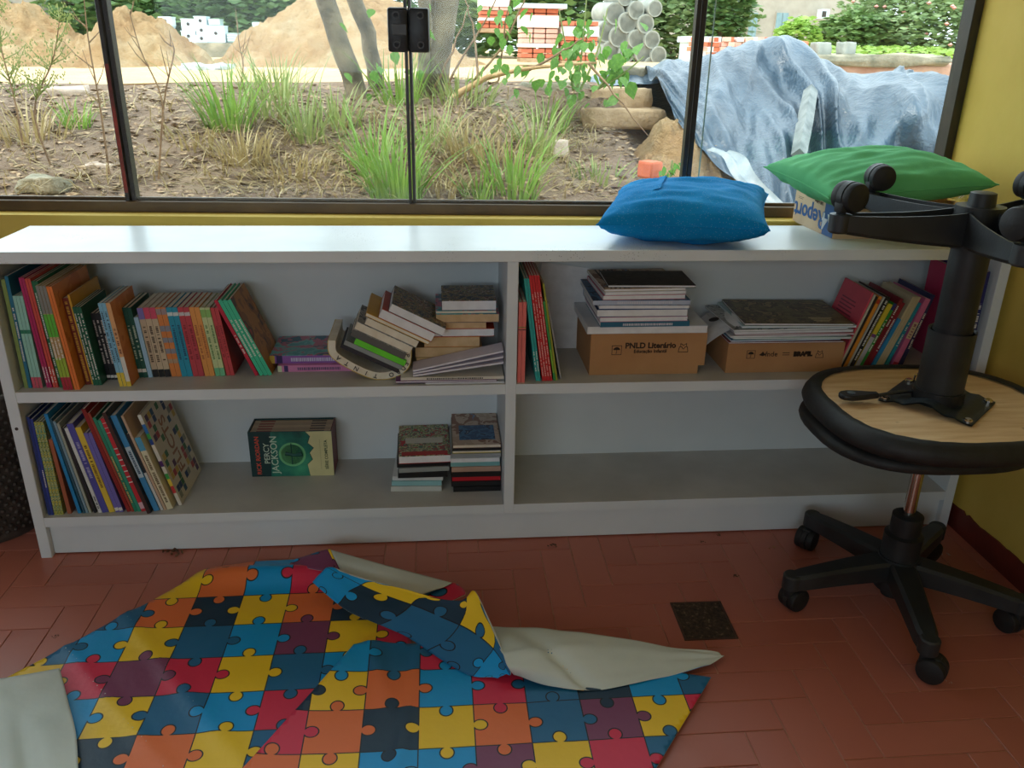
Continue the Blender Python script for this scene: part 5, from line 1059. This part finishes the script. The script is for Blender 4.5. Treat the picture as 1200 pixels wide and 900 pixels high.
# ------------------------------------------------------------ cushions, cartons on the shelf top, basket, floor bits
random.seed(13)
def fabric(name, c1, c2, dots=False):
    g = NT(name); c = g.ramp(g.noise(5, 4), [(.3, c1), (.7, c2)])
    vo = g.n('ShaderNodeTexVoronoi', {'Vector': g.coord(), 'Scale': 190.}).outputs[0]
    if dots: c = g.mix(g.m('MULTIPLY', g.m('LESS_THAN', vo, .2), .35), c, S(150,196,216))
    g.bump(g.m('ADD', g.noise(500, 2), g.m('MULTIPLY', g.noise(22, 4), 2.)), .25, .003); return g.done(c, .85, spec=.2)
def cushion(name, label, a_, th, mat, loc, rot, seed, pinch=.10, fold=.02, sx=1.):
    """square pillow with drawn-in sides and pointed corners; lies flat around z=0"""
    o = thing(name, label, 'cushion', None, loc, rot); n = 44; b = MB()
    def P(u, v, s_):
        x, y = 2*u-1, 2*v-1; k = (1-x**2)*(1-y**2); k = max(k, 0)
        X = x*a_*sx*(1-pinch*(1-y*y)*abs(x)**3); Y_ = y*a_*(1-pinch*(1-x*x)*abs(y)**3)
        hgt = th*(k**.37)
        hgt *= 1+.12*noise.noise(Vector((x*1.7, y*1.7, seed)))
        edge = (1-k)**2
        wv = fold*k**.3*(noise.noise(Vector((x*2.2+seed, y*6, s_)))*.5+abs(noise.noise(Vector((x*7, y*3, seed+s_))))*-.7*edge)
        return (X, Y_, s_*(hgt+wv))
    b.grid(lambda u, v: P(u, v, 1), n, n); b.grid(lambda u, v: P(u, v, -1), n, n, flip=True)
    me = b.mesh('cover', True, 0, 2.5); bm = bmesh.new(); bm.from_mesh(me); bmesh.ops.remove_doubles(bm, verts=bm.verts[:], dist=.0004); bm.to_mesh(me); bm.free(); obj('cover', me, mat, o)
    pts = [(2*t-1, -1) for t in [i/16 for i in range(17)]]+[(1, 2*t-1) for t in [i/16 for i in range(1, 17)]]+[(1-2*t, 1) for t in [i/16 for i in range(1, 17)]]+[(-1, 1-2*t) for t in [i/16 for i in range(1, 17)]]
    MB().tube([P((x+1)/2, (y+1)/2, 0) for x, y in pts], .0016, 5).build('seam', mat, o)
    return o, P
M_blue = fabric('blue_dotted_cotton', S(0,128,196), S(14,146,212), True); M_green = fabric('green_cotton', S(88,174,114), S(106,192,130))
bc, P = cushion('cushion', 'bright blue cushion with tiny pale dots on the shelf top', .182, .066, M_blue, (1.628, .166, H+.066), (rad(4), rad(-2), rad(-20)), 1, .07, .022, 1.08)
b = MB(); b.grid(lambda u, v: Vector(P(.30+u*.045, .30+v*.66, 1))+Vector((0, 0, .0012+.003*u)), 4, 16); b.build('closure_flap', M_blue, bc, smooth=True, ang=3)
gc, P = cushion('cushion', 'large green cushion lying across the cartons on the shelf top', .165, .058, M_green, (2.112, .186, .930), (rad(5), rad(-3.5), rad(6)), 6, .06, .02, 1.34)
# report-paper carton (upside down) and the open carton behind the stool
M_kraft = mottled('kraft_carton', S(206,176,142), S(218,190,156), 6, .85, .1, 60); M_bluep = cmat((40,96,160))
rp = thing('paper_carton', 'pale paper carton lettered upside down beneath the green cushion', 'box', None, (1.992, .118, H+.0003), (0, 0, rad(1.5)))
Lc, Wc, Hc = .235, .20, .088
b = MB(); b.box(0, .004, 0, Lc, 0, Hc); b.build('side_wall', M_kraft, rp); BX('side_wall', Wc-.004, Wc, 0, Lc, 0, Hc, M_kraft, rp); BX('end_wall', .004, Wc-.004, 0, .004, 0, Hc, M_kraft, rp); BX('end_wall', .004, Wc-.004, Lc-.004, Lc, 0, Hc, M_kraft, rp); BX('bottom', .004, Wc-.004, .004, Lc-.004, 0, .004, M_kraft, rp)
BX('blue_panel', -.0006, 0, .001, .058, .001, Hc-.001, M_bluep, rp)
R_left = (PI/2, PI, PI/2)
lettering('Report', .062, M_bluep, rp, (-.0008, .142, .036), (-PI/2, 0, PI/2), .0012); lettering('A4', .058, cmat((226,226,226)), rp, (-.0012, .032, .036), (-PI/2, 0, PI/2), .0012)
lettering('500 folhas', .012, cmat((90,70,60)), rp, (-.0008, .095, .075), (-PI/2, 0, PI/2), 0.); BX('fine_print', -.0006, 0, .19, .215, .066, .0672, cmat((110,90,76)), rp); BX('fine_print', -.0006, 0, .185, .215, .070, .0712, cmat((110,90,76)), rp)
oc, Wo, Do, Ho = carton('open_carton', 'open cardboard carton with clear plastic wrap at the wall end', 2.212, 2.404, .06, .30, H+.0003, H+.066, 0, False, mats=M_card)
for nm, P_ in (('flap', lambda u, v: (.02+u*.10, -.002-.03*v, Ho+.028*v+.01*math.sin(u*4))),('flap', lambda u, v: (u*.17+.01, Do+.002, Ho+.03*v))):
    MB().grid(P_, 8, 4).grid(lambda u, v: Vector(P_(u, v))+Vector((0, .003, 0)), 8, 4, flip=True).build(nm, M_card, oc, smooth=True, ang=3)
MB().prism([(0, 0), (.035, 0), (.02, .05)], 0, .004).build('card_scrap', M_card, oc, loc=(-.06, .02, Ho-.005), rot=(0, 0, .4))
g = NT('clear_film'); tr = g.n('ShaderNodeBsdfTransparent', {0: (.97, .97, .95)}); gl = g.n('ShaderNodeBsdfGlossy', {0: (1, 1, 1), 1: .12}); g.t.links.new(g.n('ShaderNodeMixShader', {0: .16, 1: tr.outputs[0], 2: gl.outputs[0]}).outputs[0], g.out.inputs[0]); M_film = g.mat
pf = MB(); pf.grid(lambda u, v: (.01+u*.15, .03+v*.14, Ho+.012+.05*abs(noise.noise(Vector((u*4, v*4, 2))))+.03*math.sin(u*PI)*math.sin(v*PI)+.018*noise.noise(Vector((u*11, v*11, 7)))), 22, 18)
tag(pf.build('plastic_wrap', M_film, None, smooth=True, ang=3, loc=(2.212, .06, H)), 'crumpled clear plastic wrap spilling from the open carton', 'plastic wrap')
# woven basket at the left of the shelf
M_bask = mottled('dark_wicker', S(58,50,44), S(84,74,66), 30, .7, .3, 90)
bk = thing('woven_basket', 'dark woven basket on the floor left of the bookshelf', 'basket', None, (-.205, .19, 0))
MB().lathe([(.0, .002), (.135, .002), (.14, .02), (.152, .38), (.158, .39), (.150, .395), (.145, .385), (.132, .03), (.0, .02)], 40).build('body', M_bask, bk, smooth=True, ang=.9)
kb = MB()
for j in range(22):
    for i in range(44):
        a_ = 2*PI*(i+.5*(j % 2))/44; z = .03+j*.0155; r = .1405+.012*(z/.38); kb.lathe([(.0, .0), (.0065, .001), (.0045, .004), (.0, .0055)], 5, Matrix.Translation((r*math.cos(a_), r*math.sin(a_), z)) @ Matrix.Rotation(a_, 4, 'Z') @ Matrix.Rotation(PI/2, 4, 'Y'))
tag(kb.build('weave', M_bask, bk, smooth=True, ang=2), None, kind='stuff')
MB().tube([(.155*math.cos(t), .155*math.sin(t), .392) for t in [2*PI*i/40 for i in range(41)]], .008, 8).build('rim', M_bask, bk, smooth=True)
# square floor drain
p = [ZP(787,708), ZP(845,705), ZP(862,749), ZP(803,750)]; c0 = sum(p, Vector())/4
dr = thing('floor_drain', 'dark square drain cover with gritty surface set in the tiles', 'drain', None, (c0.x, c0.y, 0), (0, 0, rad(-1)))
g = NT('gritty_cover'); g.bump(g.noise(160, 4), 1., .004); M_grit = g.done(g.ramp(g.noise(120, 4), [(.35, S(44,34,26)), (.6, S(74,58,44)), (.75, S(140,118,96))]), .9)
BX('cover', -.056, .056, -.062, .062, .0002, .0022, M_grit, dr)
for x0, x1, y0, y1 in ((-.061, -.0565, -.067, .067), (.0565, .061, -.067, .067), (-.0565, .0565, -.067, -.0625), (-.0565, .0565, .0625, .067)): BX('rim', x0, x1, y0, y1, .0002, .0026, mottled('drain_rim', S(60,40,32), S(84,58,46), 20, .7, 0) if x0 == -.061 else bpy.data.materials['drain_rim'], dr)
# crumbs and dry leaves
M_dl = mottled('dry_leaf_bits', S(84,56,40), S(120,88,62), 30, .9, .2)
for px, py, r, pale, la in ((203,648,.022,0,'tangle of dry leaf bits under the left toe kick'),(648,640,.010,0,'small dry clump in front of the toe kick right of the divider'),(824,636,.006,0,'tiny dry crumb in front of the toe kick behind the drain'),(904,643,.010,2,'small brown cork-like crumb left of the stool base'),(862,676,.008,0,'dry smear-like crumb right of the drain'),(1108,651,.012,1,'pale plaster crumbs behind the stool base'),(66,747,.005,0,'tiny dark crumb beside the mat at the left'),(1113,801,.005,1,'tiny pale crumb on the tiles at the right'),(842,628,.007,0,'dry flake close to the toe kick right of centre')):
    q = ZP(px, py); b = MB()
    for k in range(9 if not pale else 4):
        d = Vector((random.gauss(0, r*.7), random.gauss(0, r*.5), 0)); e = Vector((random.uniform(-1, 1), random.uniform(-1, 1), .3)).normalized()*r*.6
        b.tube([d+Vector((0, 0, .0016)), d+e*.5+Vector((0, 0, .002)), d+e+Vector((0, 0, .0014))], [r*.06+.0004, r*.16, r*.05], 5)
    tag(b.build('floor_debris', [M_dl, M_pale, M_card][pale], None, loc=(q.x, q.y, .0003)), la, 'debris', 'crumbs on the floor')
